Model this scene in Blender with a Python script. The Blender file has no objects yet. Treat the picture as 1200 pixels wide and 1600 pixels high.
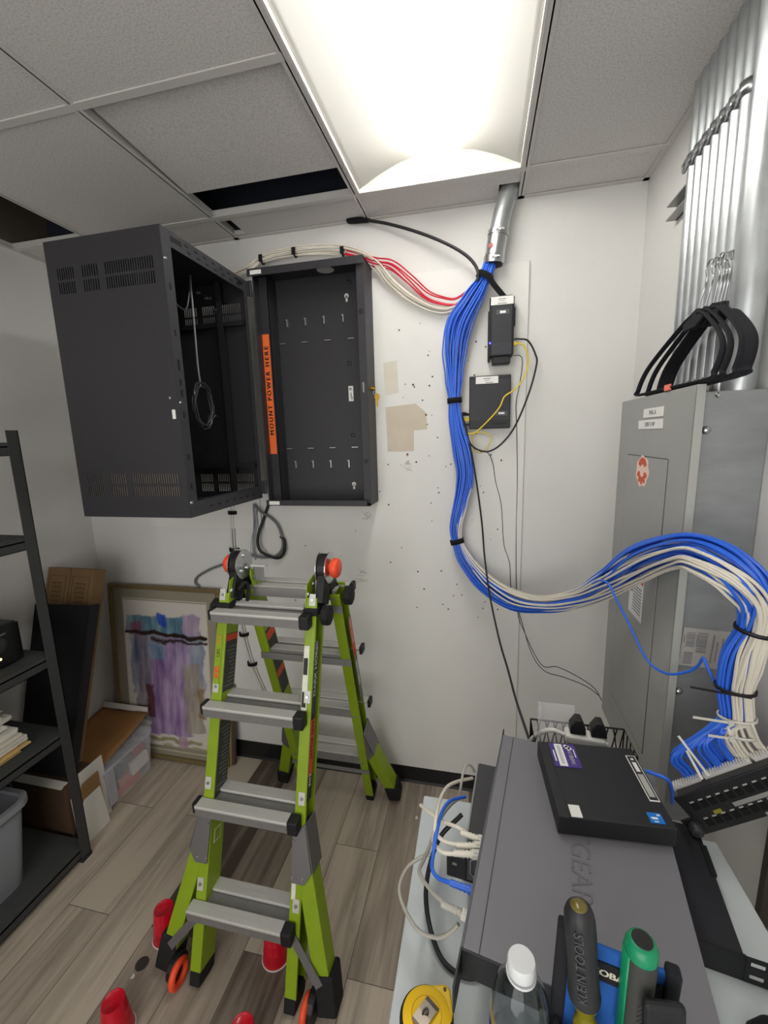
import bpy, math, random
from mathutils import Vector, Matrix
random.seed(7)
sc = bpy.context.scene
COL = sc.collection
V = Vector

# ---------------------------------------------------------------- camera
cam_d = bpy.data.cameras.new('camera'); cam = bpy.data.objects.new('camera', cam_d); COL.objects.link(cam)
FPX = 658.68
cam_d.sensor_fit = 'HORIZONTAL'; cam_d.sensor_width = 36.0; cam_d.lens = 36.0 * FPX / 1200.0
cam_d.clip_start = 0.01
yaw, pitch, roll = 0.225, -0.174, -0.028
_f = V((-math.sin(yaw) * math.cos(pitch), math.cos(yaw) * math.cos(pitch), math.sin(pitch)))
_r = V((math.cos(yaw), math.sin(yaw), 0)); _u = _r.cross(_f)
_r2 = _r * math.cos(roll) + _u * math.sin(roll); _u2 = -_r * math.sin(roll) + _u * math.cos(roll)
cam.matrix_world = Matrix.Translation((-0.144, -1.898, 1.766)) @ Matrix((_r2, _u2, -_f)).transposed().to_4x4()
sc.camera = cam
# ---------------------------------------------------------------- world, exposure
w = bpy.data.worlds.new('world'); sc.world = w; w.use_nodes = True
w.node_tree.nodes['Background'].inputs[0].default_value = (0.9, 0.95, 1, 1)
w.node_tree.nodes['Background'].inputs[1].default_value = 0.02
sc.view_settings.view_transform = 'Standard'; sc.view_settings.look = 'None'
sc.view_settings.gamma = 1.0; sc.view_settings.use_curve_mapping = False
sc.view_settings.exposure = 0.68
LAMP_STRENGTH = 10.0          # the fluorescent lens of the ceiling fixture
dl = bpy.data.lights.new('fill_light', 'AREA'); dl.shape = 'RECTANGLE'; dl.size = 1.9; dl.size_y = 1.9; dl.energy = 22; dl.color = (1, .985, .96)
do = bpy.data.objects.new('fill_light', dl); COL.objects.link(do); do.location = (-.75, -3.15, 1.5); do.rotation_euler = (math.radians(90), 0, 0)   # added fill behind the viewer
sc.cycles.max_bounces = 10; sc.cycles.diffuse_bounces = 6
try: sc.cycles.use_denoising = True
except Exception: pass

# ---------------------------------------------------------------- helpers
ORG = {}
def L(h):
    h = h.lstrip('#'); c = [int(h[i:i + 2], 16) / 255 for i in (0, 2, 4)]
    return tuple(x / 12.92 if x <= .04045 else ((x + .055) / 1.055) ** 2.4 for x in c) + (1,)
MATS = {}
def mat(name, col, rough=.5, metal=0., spec=.5, noise=0., nscale=30., bump=0., bscale=200., trans=0., alpha=1., emit=None, estr=0., stretch=None, ior=1.45, coat=0.):
    if name in MATS: return MATS[name]
    m = bpy.data.materials.new(name); m.use_nodes = True; nt = m.node_tree; N = nt.nodes; K = nt.links
    b = N['Principled BSDF']; c = L(col) if isinstance(col, str) else col
    b.inputs['Base Color'].default_value = c; b.inputs['Roughness'].default_value = rough
    b.inputs['Metallic'].default_value = metal; b.inputs['Specular IOR Level'].default_value = spec
    b.inputs['IOR'].default_value = ior; b.inputs['Coat Weight'].default_value = coat
    if trans: b.inputs['Transmission Weight'].default_value = trans
    if alpha < 1: b.inputs['Alpha'].default_value = alpha
    if emit: b.inputs['Emission Color'].default_value = L(emit); b.inputs['Emission Strength'].default_value = estr
    if noise or bump:
        tc = N.new('ShaderNodeTexCoord'); src = tc.outputs['Object']
        if stretch:
            mp = N.new('ShaderNodeMapping'); mp.inputs['Scale'].default_value = stretch; K.new(src, mp.inputs[0]); src = mp.outputs[0]
    if noise:
        n = N.new('ShaderNodeTexNoise'); n.inputs['Scale'].default_value = nscale; n.inputs['Detail'].default_value = 6; K.new(src, n.inputs['Vector'])
        r = N.new('ShaderNodeMapRange'); r.inputs[1].default_value = .25; r.inputs[2].default_value = .75
        r.inputs[3].default_value = 1 - noise; r.inputs[4].default_value = 1 + noise; K.new(n.outputs[0], r.inputs[0])
        mx = N.new('ShaderNodeVectorMath'); mx.operation = 'SCALE'; mx.inputs[0].default_value = c[:3]
        K.new(r.outputs[0], mx.inputs['Scale']); K.new(mx.outputs[0], b.inputs['Base Color'])
    if bump:
        n2 = N.new('ShaderNodeTexNoise'); n2.inputs['Scale'].default_value = bscale; n2.inputs['Detail'].default_value = 4; K.new(src, n2.inputs['Vector'])
        bp = N.new('ShaderNodeBump'); bp.inputs['Strength'].default_value = bump; bp.inputs['Distance'].default_value = .004
        K.new(n2.outputs[0], bp.inputs['Height']); K.new(bp.outputs[0], b.inputs['Normal'])
    MATS[name] = m
    return m

def basis(t, up=None):
    t = t.normalized()
    u = V(up) if up else (V((0, 0, 1)) if abs(t.z) < .9 else V((0, 1, 0)))
    s = t.cross(u)
    if s.length < 1e-5: s = t.cross(V((1, 0, 0)))
    s.normalize(); return s, s.cross(t)
def axes(o, x, y):
    x = V(x).normalized(); z = x.cross(V(y)).normalized(); y = z.cross(x)
    m = Matrix((x, y, z)).transposed().to_4x4(); m.translation = V(o); return m
def catmull(p, k=8):
    p = [V(q[:3]) for q in p]; o = []
    for i in range(len(p) - 1):
        a = p[i - 1] if i else p[0] * 2 - p[1]; b = p[i]; c = p[i + 1]; d = p[i + 2] if i + 2 < len(p) else p[-1] * 2 - p[-2]
        for j in range(k):
            t = j / k
            o.append(.5 * ((2 * b) + (c - a) * t + (2 * a - 5 * b + 4 * c - d) * t * t + (3 * b - a - 3 * c + d) * t ** 3))
    o.append(p[-1]); return o

class M:
    def __init__(s, tf=None): s.v = []; s.f = []; s.tf = tf
    def add(s, vs, fs, tf=None):
        n = len(s.v); T = s.tf
        for q in vs:
            q = V(q)
            if tf is not None: q = tf @ q
            if T is not None: q = T @ q
            s.v.append(q)
        s.f += [tuple(i + n for i in f) for f in fs]; return s
    def box(s, a, b, tf=None):
        x0, y0, z0 = [min(p, q) for p, q in zip(a, b)]; x1, y1, z1 = [max(p, q) for p, q in zip(a, b)]
        return s.add([(x0, y0, z0), (x1, y0, z0), (x1, y1, z0), (x0, y1, z0), (x0, y0, z1), (x1, y0, z1), (x1, y1, z1), (x0, y1, z1)],
                     [(3, 2, 1, 0), (4, 5, 6, 7), (0, 1, 5, 4), (1, 2, 6, 5), (2, 3, 7, 6), (3, 0, 4, 7)], tf)
    def cbox(s, c, d, tf=None):
        return s.box([c[i] - d[i] / 2 for i in range(3)], [c[i] + d[i] / 2 for i in range(3)], tf)
    def beam(s, p, q, w, h, up=None):          # bar of section w (side) x h (up) from p to q
        p, q = V(p), V(q); a, b = basis(q - p, up); vs = []
        for e in (p, q):
            for i, j in ((-1, -1), (1, -1), (1, 1), (-1, 1)): vs.append(e + a * (i * w / 2) + b * (j * h / 2))
        return s.add(vs, [(0, 1, 2, 3), (7, 6, 5, 4), (0, 4, 5, 1), (1, 5, 6, 2), (2, 6, 7, 3), (3, 7, 4, 0)])
    def tube(s, path, r, n=8, smooth=0, closed=False, flat=1., up=None):
        p = catmull(path, smooth) if smooth else [V(q[:3]) for q in path]
        k = len(p); vs = []; prev = None
        for i in range(k):
            if closed: t = p[(i + 1) % k] - p[i - 1]
            else: t = p[min(i + 1, k - 1)] - p[max(i - 1, 0)]
            t.normalize()
            if prev is None: a, b = basis(t, up)
            else:
                a = prev - t * prev.dot(t)
                if a.length < 1e-6: a = basis(t)[0]
                a.normalize(); b = a.cross(t)
            prev = a
            rr = r[i] if isinstance(r, (list, tuple)) else r
            for j in range(n):
                g = 2 * math.pi * j / n; vs.append(p[i] + a * (rr * math.cos(g)) + b * (rr * flat * math.sin(g)))
        fs = []
        for i in range(k if closed else k - 1):
            for j in range(n):
                i2 = (i + 1) % k; fs.append((i * n + j, i * n + (j + 1) % n, i2 * n + (j + 1) % n, i2 * n + j))
        if not closed: fs += [tuple(range(n))[::-1], tuple((k - 1) * n + j for j in range(n))]
        return s.add(vs, fs)
    def cyl(s, p, q, r, r2=None, n=20): return s.tube([p, q], [r, r if r2 is None else r2], n)
    def lathe(s, prof, o=(0, 0, 0), n=28, tf=None):   # profile (r, z) round z through o
        vs = []; k = len(prof)
        for r, z in prof:
            for j in range(n):
                g = 2 * math.pi * j / n; vs.append((o[0] + r * math.cos(g), o[1] + r * math.sin(g), o[2] + z))
        fs = [(i * n + j, i * n + (j + 1) % n, (i + 1) * n + (j + 1) % n, (i + 1) * n + j) for i in range(k - 1) for j in range(n)]
        fs += [tuple(range(n))[::-1], tuple((k - 1) * n + j for j in range(n))]
        return s.add(vs, fs, tf)
    def prism(s, poly, d, tf=None):             # polygon in local xy extruded 0..d along local z
        n = len(poly)
        return s.add([(x, y, 0) for x, y in poly] + [(x, y, d) for x, y in poly],
                     [tuple(range(n))[::-1], tuple(range(n, 2 * n))] + [(i, (i + 1) % n, n + (i + 1) % n, n + i) for i in range(n)], tf)
    def build(s, name, m, parent=None, bevel=0., smooth=None, solid=0., seg=2, base=False):
        lo = V([min(v[i] for v in s.v) for i in range(3)]); hi = V([max(v[i] for v in s.v) for i in range(3)])
        c = (lo + hi) / 2
        if base or parent is None: c.z = lo.z
        me = bpy.data.meshes.new(name); me.from_pydata([tuple(v - c) for v in s.v], [], s.f); me.validate()
        import bmesh
        bm = bmesh.new(); bm.from_mesh(me); bmesh.ops.recalc_face_normals(bm, faces=bm.faces); bm.to_mesh(me); bm.free()
        o = bpy.data.objects.new(name, me); COL.objects.link(o); me.materials.append(m)
        ORG[o.name] = c.copy()
        if parent is not None: o.parent = parent; o.location = c - ORG[parent.name]
        else: o.location = c
        if solid:
            md = o.modifiers.new('solid', 'SOLIDIFY'); md.thickness = solid; md.offset = 0
        if bevel:
            md = o.modifiers.new('bevel', 'BEVEL'); md.width = bevel; md.segments = seg; md.limit_method = 'ANGLE'; md.angle_limit = .7
        if smooth is not None:
            for p in me.polygons: p.use_smooth = True
            try:
                md = None; me.set_sharp_from_angle(angle=smooth)
            except Exception: pass
        return o
SM = .9
def tag(o, label=None, cat=None, group=None, kind=None):
    if label: o['label'] = label
    if cat: o['category'] = cat
    if group: o['group'] = group
    if kind: o['kind'] = kind
    return o
def thing(name, loc, label, cat, group=None):
    o = bpy.data.objects.new(name, None); COL.objects.link(o); o.location = loc; o.empty_display_size = .05
    ORG[o.name] = V(loc); return tag(o, label, cat, group)
def copy_tree(root, delta, label=None):
    r = root.copy(); COL.objects.link(r); r.location = root.location + V(delta); ORG[r.name] = ORG[root.name] + V(delta)
    if label: r['label'] = label
    def rec(a, b):
        for ch in list(a.children):
            c = ch.copy(); COL.objects.link(c); c.parent = b; ORG[c.name] = ORG[ch.name] + V(delta); rec(ch, c)
    rec(root, r); return r
def text(s, size, tf, m, parent, name='lettering', ext=.0003, sx=1., align='CENTER', bold=0., gap=1.):
    cu = bpy.data.curves.new(name, 'FONT'); cu.body = s; cu.size = size; cu.align_x = align; cu.align_y = 'CENTER'; cu.extrude = ext; cu.space_character = gap
    tmp = bpy.data.objects.new(name + '_t', cu); COL.objects.link(tmp)
    dg = bpy.context.evaluated_depsgraph_get(); me = bpy.data.meshes.new_from_object(tmp.evaluated_get(dg))
    bpy.data.objects.remove(tmp); bpy.data.curves.remove(cu)
    T = tf @ Matrix.Diagonal((sx, 1, 1, 1)); vs = [T @ v.co for v in me.vertices]; fs = [tuple(p.vertices) for p in me.polygons]
    bpy.data.meshes.remove(me)
    if bold:                                      # heavier strokes: a second pass a hair to the side
        d = (tf.to_3x3() @ V((1, 0, 0))).normalized() * bold * 1.6; k = len(vs)
        vs = [v - d * .5 for v in vs] + [v + d * .5 for v in vs]; fs = fs + [tuple(i + k for i in f) for f in fs]
    q = M(); q.v = vs; q.f = fs
    return q.build(name, m, parent)
def sticker(name, o, x, y, ww, hh, m, parent, t=.0008):
    q = M(axes(o, x, y)); q.box((-ww / 2, -hh / 2, -t / 2), (ww / 2, hh / 2, t)); return q.build(name, m, parent)
def bars(name, o, x, y, rects, m, parent, lift=.0012):
    q = M(axes(o, x, y))
    for cx, cy, ww, hh in rects: q.box((cx - ww / 2, cy - hh / 2, 0), (cx + ww / 2, cy + hh / 2, lift))
    return q.build(name, m, parent)
def struct(o): o['kind'] = 'structure'; return o

# ---------------------------------------------------------------- room numbers (metres)
XL, XR, YB, YF, CZ = -2.257, 0.445, 0.0, -3.2, 2.664
TOP = 3.25
# ---------------------------------------------------------------- materials
wall_m = mat('wall_paint', '#d8d7d4', .62, noise=.02, nscale=6, bump=.12, bscale=260, spec=.3)
board_m = mat('board_paint', '#dddcd8', .55, noise=.025, nscale=5, bump=.1, bscale=120, spec=.3)
black_m = mat('black_steel', '#2c2b2f', .5, bump=.1, bscale=600, noise=.05, nscale=40)
dblack_m = mat('dark_black', '#121214', .55)
blkp_m = mat('black_plastic', '#19191b', .45)
rubber_m = mat('black_rubber', '#161617', .8)
galv_m = mat('galvanized', '#bfc3c5', .34, metal=.8, noise=.16, nscale=14, bump=.04, bscale=60)
galvd_m = mat('galvanized_box', '#96999a', .42, metal=.4, noise=.14, nscale=9, stretch=(1, 1, 3))
zinc_m = mat('zinc', '#c6c8ca', .28, metal=1.)
alu_m = mat('aluminium', '#c9c8c4', .5, metal=.35, noise=.07, nscale=40, stretch=(.2, 6, 6), bump=.05, bscale=200)
alud_m = mat('aluminium_dull', '#858482', .5, metal=.4, noise=.06, nscale=40)
lime_m = mat('lime_fibreglass', '#86a019', .42, noise=.06, nscale=18)
orange_m = mat('orange_plastic', '#f2502c', .42)
white_m = mat('white_label', '#e4e3df', .55)
whitep_m = mat('white_plastic', '#dcdad4', .4)
ink_m = mat('ink', '#2c2c2e', .7)
greyink_m = mat('grey_ink', '#8a8a8c', .7)
red_m = mat('red_label', '#c8482f', .6)
panelgrey_m = mat('panel_grey', '#9c9d99', .48, noise=.03, nscale=12)
blue_m = mat('blue_jacket', '#3069da', .36, noise=.05, nscale=10)
whitec_m = mat('white_jacket', '#dcd6c8', .42, noise=.04, nscale=10)
redc_m = mat('red_jacket', '#c8203c', .4)
yellow_m = mat('yellow_jacket', '#e2c53a', .42)
greyc_m = mat('grey_jacket', '#a9a69d', .5)
blackc_m = mat('black_jacket', '#1d1d20', .5)
velcro_m = mat('velcro', '#101012', .95)
BUNDLE = [(-0.1023, -0.06, 2.4595, 0.026), (-0.1328, -0.075, 2.3749, 0.028), (-0.1856, -0.085, 2.2884, 0.047), (-0.2301, -0.085, 2.209, 0.058), (-0.248, -0.08, 2.114, 0.052), (-0.2507, -0.075, 2.0025, 0.038), (-0.2483, -0.07, 1.9108, 0.026), (-0.2401, -0.072, 1.8087, 0.031), (-0.2128, -0.08, 1.6888, 0.041), (-0.2019, -0.075, 1.5939, 0.038), (-0.2204, -0.07, 1.4828, 0.033), (-0.2421, -0.07, 1.3836, 0.03), (-0.2364, -0.07, 1.309, 0.026), (-0.1968, -0.08, 1.22, 0.038), (-0.1168, -0.12, 1.1382, 0.044), (-0.009, -0.21, 1.105, 0.046), (0.0954, -0.33, 1.1413, 0.034), (0.1805, -0.48, 1.23, 0.034), (0.2236, -0.62, 1.3323, 0.042), (0.2538, -0.76, 1.4374, 0.048), (0.2692, -0.92, 1.5117, 0.04), (0.2814, -1.02, 1.5233, 0.042), (0.31, -1.06, 1.5007, 0.04), (0.3422, -1.06, 1.4545, 0.034), (0.3503, -1.05, 1.4016, 0.029), (0.3418, -1.04, 1.3385, 0.034), (0.341, -1.03, 1.2728, 0.03), (0.3503, -1.03, 1.2124, 0.028), (0.3569, -1.03, 1.1574, 0.028)]
BLUE_END = [(0.3507, -1.035, 1.1293), (0.3174, -1.05, 1.1052), (0.2834, -1.06, 1.0911)]
WHITE_END = [(0.3663, -1.04, 1.1316), (0.3624, -1.06, 1.12), (0.3598, -1.075, 1.1093)]
RED = [(-0.7001, -0.05, 2.5309), (-0.5774, -0.05, 2.4854), (-0.5049, -0.05, 2.463), (-0.4323, -0.045, 2.4012), (-0.365, -0.04, 2.3375), (-0.3022, -0.04, 2.3096), (-0.2453, -0.04, 2.3019), (-0.1867, -0.05, 2.3344), (-0.1449, -0.055, 2.3828), (-0.0973, -0.055, 2.4585)]
WHITE_TOP = [(-1.236, -0.06, 2.4936), (-1.1275, -0.07, 2.5153), (-1.0691, -0.06, 2.5459), (-0.9563, -0.055, 2.558), (-0.8124, -0.05, 2.5561), (-0.686, -0.05, 2.5342), (-0.5775, -0.05, 2.4806), (-0.5128, -0.045, 2.4044), (-0.4209, -0.04, 2.3304), (-0.3185, -0.035, 2.2829), (-0.2456, -0.035, 2.2887), (-0.1744, -0.04, 2.3362), (-0.1252, -0.045, 2.3888), (-0.0851, -0.05, 2.4613)]
DROP = [(-0.6865, -0.02, 2.6711), (-0.6042, -0.03, 2.6513), (-0.5083, -0.04, 2.6206), (-0.3896, -0.05, 2.5711), (-0.2871, -0.06, 2.5175), (-0.2119, -0.07, 2.4658), (-0.1721, -0.085, 2.4192), (-0.157, -0.1, 2.3781), (-0.1616, -0.1, 2.3512)]
STRAP = [(-0.1546, -0.108, 2.3797), (-0.121, -0.1, 2.3676), (-0.1012, -0.09, 2.3415), (-0.0789, -0.08, 2.3171), (-0.0563, -0.07, 2.2924)]
YELLOW = [(-0.0104, -0.06, 2.118), (0.0065, -0.06, 2.1192), (0.0263, -0.06, 2.1033), (0.0402, -0.06, 2.0442), (0.0238, -0.07, 1.9876), (-0.0076, -0.08, 1.9438), (-0.0492, -0.085, 1.9156), (-0.0683, -0.085, 1.8738), (-0.1128, -0.085, 1.8222), (-0.1689, -0.07, 1.775), (-0.2117, -0.05, 1.7816), (-0.2176, -0.04, 1.8087), (-0.2043, -0.04, 1.8348)]
YELLOW_LOOP = [(-0.1692, -0.05, 1.7751), (-0.1298, -0.05, 1.7766), (-0.0956, -0.05, 1.7545), (-0.1158, -0.05, 1.7125), (-0.1419, -0.05, 1.6916), (-0.1659, -0.05, 1.7055), (-0.1742, -0.05, 1.7406), (-0.1665, -0.055, 1.775)]
COAX = [(-0.0158, -0.06, 2.1376), (0.0061, -0.06, 2.136), (0.0377, -0.06, 2.1265), (0.0657, -0.06, 2.0765), (0.0719, -0.06, 2.0349), (0.0451, -0.07, 1.9248), (-0.0036, -0.075, 1.8008), (-0.0522, -0.07, 1.7326), (-0.1028, -0.06, 1.6992), (-0.15, -0.06, 1.7055), (-0.1846, -0.06, 1.7356), (-0.2008, -0.06, 1.7945), (-0.2174, -0.05, 1.856), (-0.1938, -0.04, 1.8556)]
BLACK_LONG = [(-0.1863, -0.1, 1.7416), (-0.1725, -0.12, 1.6767), (-0.1506, -0.13, 1.5459), (-0.1308, -0.13, 1.3981), (-0.1187, -0.14, 1.2633), (-0.0969, -0.2, 1.1179), (-0.0625, -0.34, 0.9933), (-0.0396, -0.48, 0.9569), (-0.0261, -0.64, 0.9525), (-0.0172, -0.8, 0.981), (-0.0113, -0.92, 1.0078)]
THIN_A = [(-0.0167, -0.06, 2.0747), (0.0078, -0.06, 2.0731), (0.0191, -0.05, 2.0496), (0.0132, -0.03, 1.9681), (0.0008, -0.02, 1.893), (0.0065, -0.015, 1.7886), (0.0149, -0.012, 1.5726), (0.0168, -0.012, 1.2899), (0.0291, -0.02, 0.9955), (0.0564, -0.05, 0.9041), (0.1241, -0.12, 0.7864), (0.1816, -0.16, 0.803), (0.2486, -0.2, 0.7931), (0.3046, -0.25, 0.7768), (0.3207, -0.3, 0.7567)]
THIN_B = [(-0.1473, -0.05, 1.7024), (-0.1099, -0.03, 1.6901), (-0.0875, -0.015, 1.6426), (-0.0754, -0.012, 1.5675), (-0.0492, -0.012, 1.4608), (-0.0348, -0.012, 1.2884), (-0.0083, -0.012, 1.201), (0.0029, -0.015, 1.0679), (0.0431, -0.03, 0.955), (0.0883, -0.08, 0.8153), (0.1382, -0.12, 0.7578), (0.2085, -0.16, 0.7591), (0.2817, -0.22, 0.7637), (0.3187, -0.28, 0.7621)]
FLEX = [(-1.6047, -0.012, 1.0064), (-1.623, -0.015, 1.0317), (-1.5996, -0.02, 1.0667), (-1.5063, -0.03, 1.1163), (-1.3976, -0.03, 1.1553), (-1.2952, -0.03, 1.1965), (-1.2065, -0.03, 1.1895), (-1.1283, -0.03, 1.2023), (-1.0896, -0.03, 1.2562), (-1.1036, -0.03, 1.3435), (-1.141, -0.03, 1.3911), (-1.1937, -0.03, 1.4225), (-1.2321, -0.03, 1.4607)]
LOOP_BLACK = [(-1.154, -0.02, 1.466), (-1.1853, -0.025, 1.3895), (-1.219, -0.035, 1.2997), (-1.2177, -0.035, 1.2338), (-1.1746, -0.035, 1.2021), (-1.1163, -0.035, 1.1909), (-1.0826, -0.035, 1.225), (-1.081, -0.03, 1.2792), (-1.0999, -0.03, 1.3015)]
WIRES = [(-1.2315, -0.02, 1.4526), (-1.2402, -0.02, 1.355), (-1.2597, -0.02, 1.2553), (-1.2565, -0.02, 1.1713)]
TWIN = [(-1.361, -0.012, 1.4503), (-1.3743, -0.012, 1.3174), (-1.3768, -0.012, 1.1816), (-1.3716, -0.012, 1.0081), (-1.3638, -0.012, 0.7755), (-1.3312, -0.012, 0.5936), (-1.2732, -0.012, 0.4298), (-1.2427, -0.012, 0.3375)]
CLIPS = [(-1.3646, -0.012, 1.4141), (-1.3768, -0.012, 1.2193), (-1.3659, -0.012, 0.7534), (-1.3319, -0.012, 0.5861)]
TOPCLIPS = [(-1.0754, -0.06, 2.544), (-0.9238, -0.055, 2.5569), (-0.7111, -0.05, 2.5371)]
STRAY = [(0.1809, -0.62, 1.3301), (0.1864, -0.68, 1.3609), (0.1948, -0.72, 1.3662), (0.2038, -0.76, 1.341), (0.2297, -0.8, 1.2822), (0.2566, -0.84, 1.22), (0.2796, -0.89, 1.2147), (0.3022, -0.93, 1.2437), (0.3132, -0.95, 1.2714), (0.3112, -0.97, 1.2998), (0.3122, -0.985, 1.2912), (0.3241, -1.0, 1.2591), (0.3353, -1.02, 1.2383)]
W1 = [(-0.1377, -1.2516, 1.068), (-0.1498, -1.249, 1.068), (-0.175, -1.2363, 1.068), (-0.2051, -1.2212, 1.06), (-0.2293, -1.1978, 1.05), (-0.2528, -1.1643, 1.03)]
W2 = [(-0.1441, -1.2661, 1.068), (-0.1657, -1.2692, 1.068), (-0.1955, -1.2679, 1.068), (-0.2127, -1.2627, 1.08), (-0.2129, -1.2374, 1.09), (-0.2109, -1.1958, 1.08), (-0.2016, -1.1416, 1.06), (-0.1817, -1.1007, 1.04), (-0.1514, -1.0637, 1.02)]
W3 = [(-0.1482, -1.2819, 1.068), (-0.1651, -1.2841, 1.068), (-0.1938, -1.2887, 1.068), (-0.2108, -1.272, 1.06), (-0.2191, -1.2472, 1.05), (-0.2179, -1.2138, 1.04), (-0.2139, -1.1524, 1.0)]
G1 = [(-0.1614, -1.377, 1.068), (-0.1767, -1.373, 1.068), (-0.1926, -1.3654, 1.068), (-0.2181, -1.3341, 1.05), (-0.2357, -1.3052, 1.04), (-0.233, -1.277, 1.03), (-0.2269, -1.2427, 1.02), (-0.2175, -1.1945, 1.02), (-0.1992, -1.1396, 1.01), (-0.1801, -1.103, 1.0)]
G2 = [(-0.1669, -1.3785, 1.05), (-0.1793, -1.3776, 1.03), (-0.2006, -1.3675, 1.0), (-0.2331, -1.3518, 0.985), (-0.2622, -1.3182, 0.98), (-0.2735, -1.2926, 0.985), (-0.2648, -1.2618, 0.99), (-0.2448, -1.244, 0.995), (-0.2255, -1.2359, 1.0)]
G3 = [(-0.1474, -1.056, 1.03), (-0.153, -1.0653, 1.05), (-0.1625, -1.0732, 1.06), (-0.17, -1.0929, 1.06), (-0.1745, -1.1113, 1.04), (-0.1787, -1.1028, 1.0)]
B1 = [(-0.1501, -1.3408, 1.068), (-0.163, -1.3386, 1.068), (-0.1821, -1.3355, 1.068), (-0.2013, -1.3256, 1.06), (-0.2131, -1.3122, 1.06), (-0.2139, -1.2844, 1.06), (-0.2109, -1.2698, 1.08), (-0.2049, -1.2231, 1.08), (-0.1918, -1.1727, 1.06), (-0.1647, -1.1267, 1.03)]
PCBLUE = [(0.1797, -1.0818, 1.11), (0.1964, -1.0884, 1.11), (0.2104, -1.0952, 1.11), (0.2238, -1.0845, 1.09), (0.2391, -1.0618, 1.05), (0.2556, -1.0298, 1.0)]
STRIPCORD = [(-0.024, -0.92, 1.0326), (-0.0113, -0.93, 1.0664), (0.0056, -0.94, 1.0914), (0.0278, -0.95, 1.1083), (0.0528, -0.95, 1.1132)]
# ================================================================= ROOM
def floor_material():
    m = bpy.data.materials.new('vinyl_plank'); m.use_nodes = True; N = m.node_tree.nodes; K = m.node_tree.links; b = N['Principled BSDF']
    tc = N.new('ShaderNodeTexCoord'); mp = N.new('ShaderNodeMapping'); K.new(tc.outputs['Object'], mp.inputs[0])
    mp.inputs['Rotation'].default_value = (0, 0, math.radians(90)); mp.inputs['Location'].default_value = (.35, -.0145, 0)
    br = N.new('ShaderNodeTexBrick'); K.new(mp.outputs[0], br.inputs['Vector'])
    br.offset = .37; br.offset_frequency = 2; br.inputs['Scale'].default_value = 1.
    br.inputs['Brick Width'].default_value = 1.2; br.inputs['Row Height'].default_value = .19
    br.inputs['Mortar Size'].default_value = .0012; br.inputs['Mortar Smooth'].default_value = .1; br.inputs['Bias'].default_value = 0
    br.inputs['Color1'].default_value = (0, 0, 0, 1); br.inputs['Color2'].default_value = (1, 1, 1, 1); br.inputs['Mortar'].default_value = (.5, .5, .5, 1)
    off = N.new('ShaderNodeVectorMath'); off.operation = 'MULTIPLY_ADD'; K.new(br.outputs['Color'], off.inputs[0]); off.inputs[1].default_value = (7, 7, 7)
    K.new(tc.outputs['Object'], off.inputs[2])
    g = N.new('ShaderNodeMapping'); g.inputs['Scale'].default_value = (26, 1.6, 1); K.new(off.outputs[0], g.inputs[0])
    n1 = N.new('ShaderNodeTexNoise'); n1.inputs['Scale'].default_value = 1.; n1.inputs['Detail'].default_value = 9; n1.inputs['Roughness'].default_value = .62; n1.inputs['Distortion'].default_value = .6
    K.new(g.outputs[0], n1.inputs['Vector'])
    g2 = N.new('ShaderNodeMapping'); g2.inputs['Scale'].default_value = (5, .9, 1); K.new(off.outputs[0], g2.inputs[0])
    n2 = N.new('ShaderNodeTexNoise'); n2.inputs['Scale'].default_value = 1.; n2.inputs['Detail'].default_value = 4; n2.inputs['Distortion'].default_value = 1.2; K.new(g2.outputs[0], n2.inputs['Vector'])
    r = N.new('ShaderNodeValToRGB'); e = r.color_ramp.elements
    e[0].position = .32; e[0].color = L('#51473e'); e[1].position = .68; e[1].color = L('#baae9d')
    x = e.new(.5); x.color = L('#8f8376')
    ad = N.new('ShaderNodeMath'); ad.operation = 'MULTIPLY_ADD'; K.new(n1.outputs[0], ad.inputs[0]); ad.inputs[1].default_value = .5
    a2 = N.new('ShaderNodeMath'); a2.operation = 'MULTIPLY_ADD'; K.new(n2.outputs[0], a2.inputs[0]); a2.inputs[1].default_value = .36; 
    a3 = N.new('ShaderNodeMath'); a3.operation = 'MULTIPLY_ADD'; K.new(br.outputs['Color'], a3.inputs[0]); a3.inputs[1].default_value = .36; a3.inputs[2].default_value = -.09
    K.new(a3.outputs[0], a2.inputs[2]); K.new(a2.outputs[0], ad.inputs[2]); K.new(ad.outputs[0], r.inputs[0])
    mx = N.new('ShaderNodeMix'); mx.data_type = 'RGBA'; K.new(br.outputs['Fac'], mx.inputs['Factor']); K.new(r.outputs[0], mx.inputs[6]); mx.inputs[7].default_value = L('#4e463d')
    K.new(mx.outputs[2], b.inputs['Base Color']); b.inputs['Roughness'].default_value = .48; b.inputs['Specular IOR Level'].default_value = .35
    bp = N.new('ShaderNodeBump'); bp.inputs['Strength'].default_value = .12; bp.inputs['Distance'].default_value = .002; K.new(n1.outputs[0], bp.inputs['Height']); K.new(bp.outputs[0], b.inputs['Normal'])
    return m
fl = M().box((XL, YF, -.05), (XR, YB, 0)).build('floor', floor_material(), base=True); fl.location = V((0, 0, 0)); 
for v in fl.data.vertices: v.co += ORG[fl.name]
struct(fl)
struct(M().box((XL - .1, YB, -.05), (XR + .1, YB + .1, TOP)).build('wall_back', wall_m))
struct(M().box((XL - .1, YF, -.05), (XL, YB, TOP)).build('wall_left', wall_m))
struct(M().box((XR, YF, -.05), (XR + .1, YB, TOP)).build('wall_right', wall_m))
struct(M().box((XL - .1, YF - .1, -.05), (XR + .1, YF, TOP)).build('wall_front', wall_m))
deck_m = mat('plenum_deck', '#4a4238', .9, noise=.1, nscale=3)
struct(M().box((XL - .1, YF - .1, TOP), (XR + .1, YB + .1, TOP + .05)).build('ceiling', deck_m))
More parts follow.
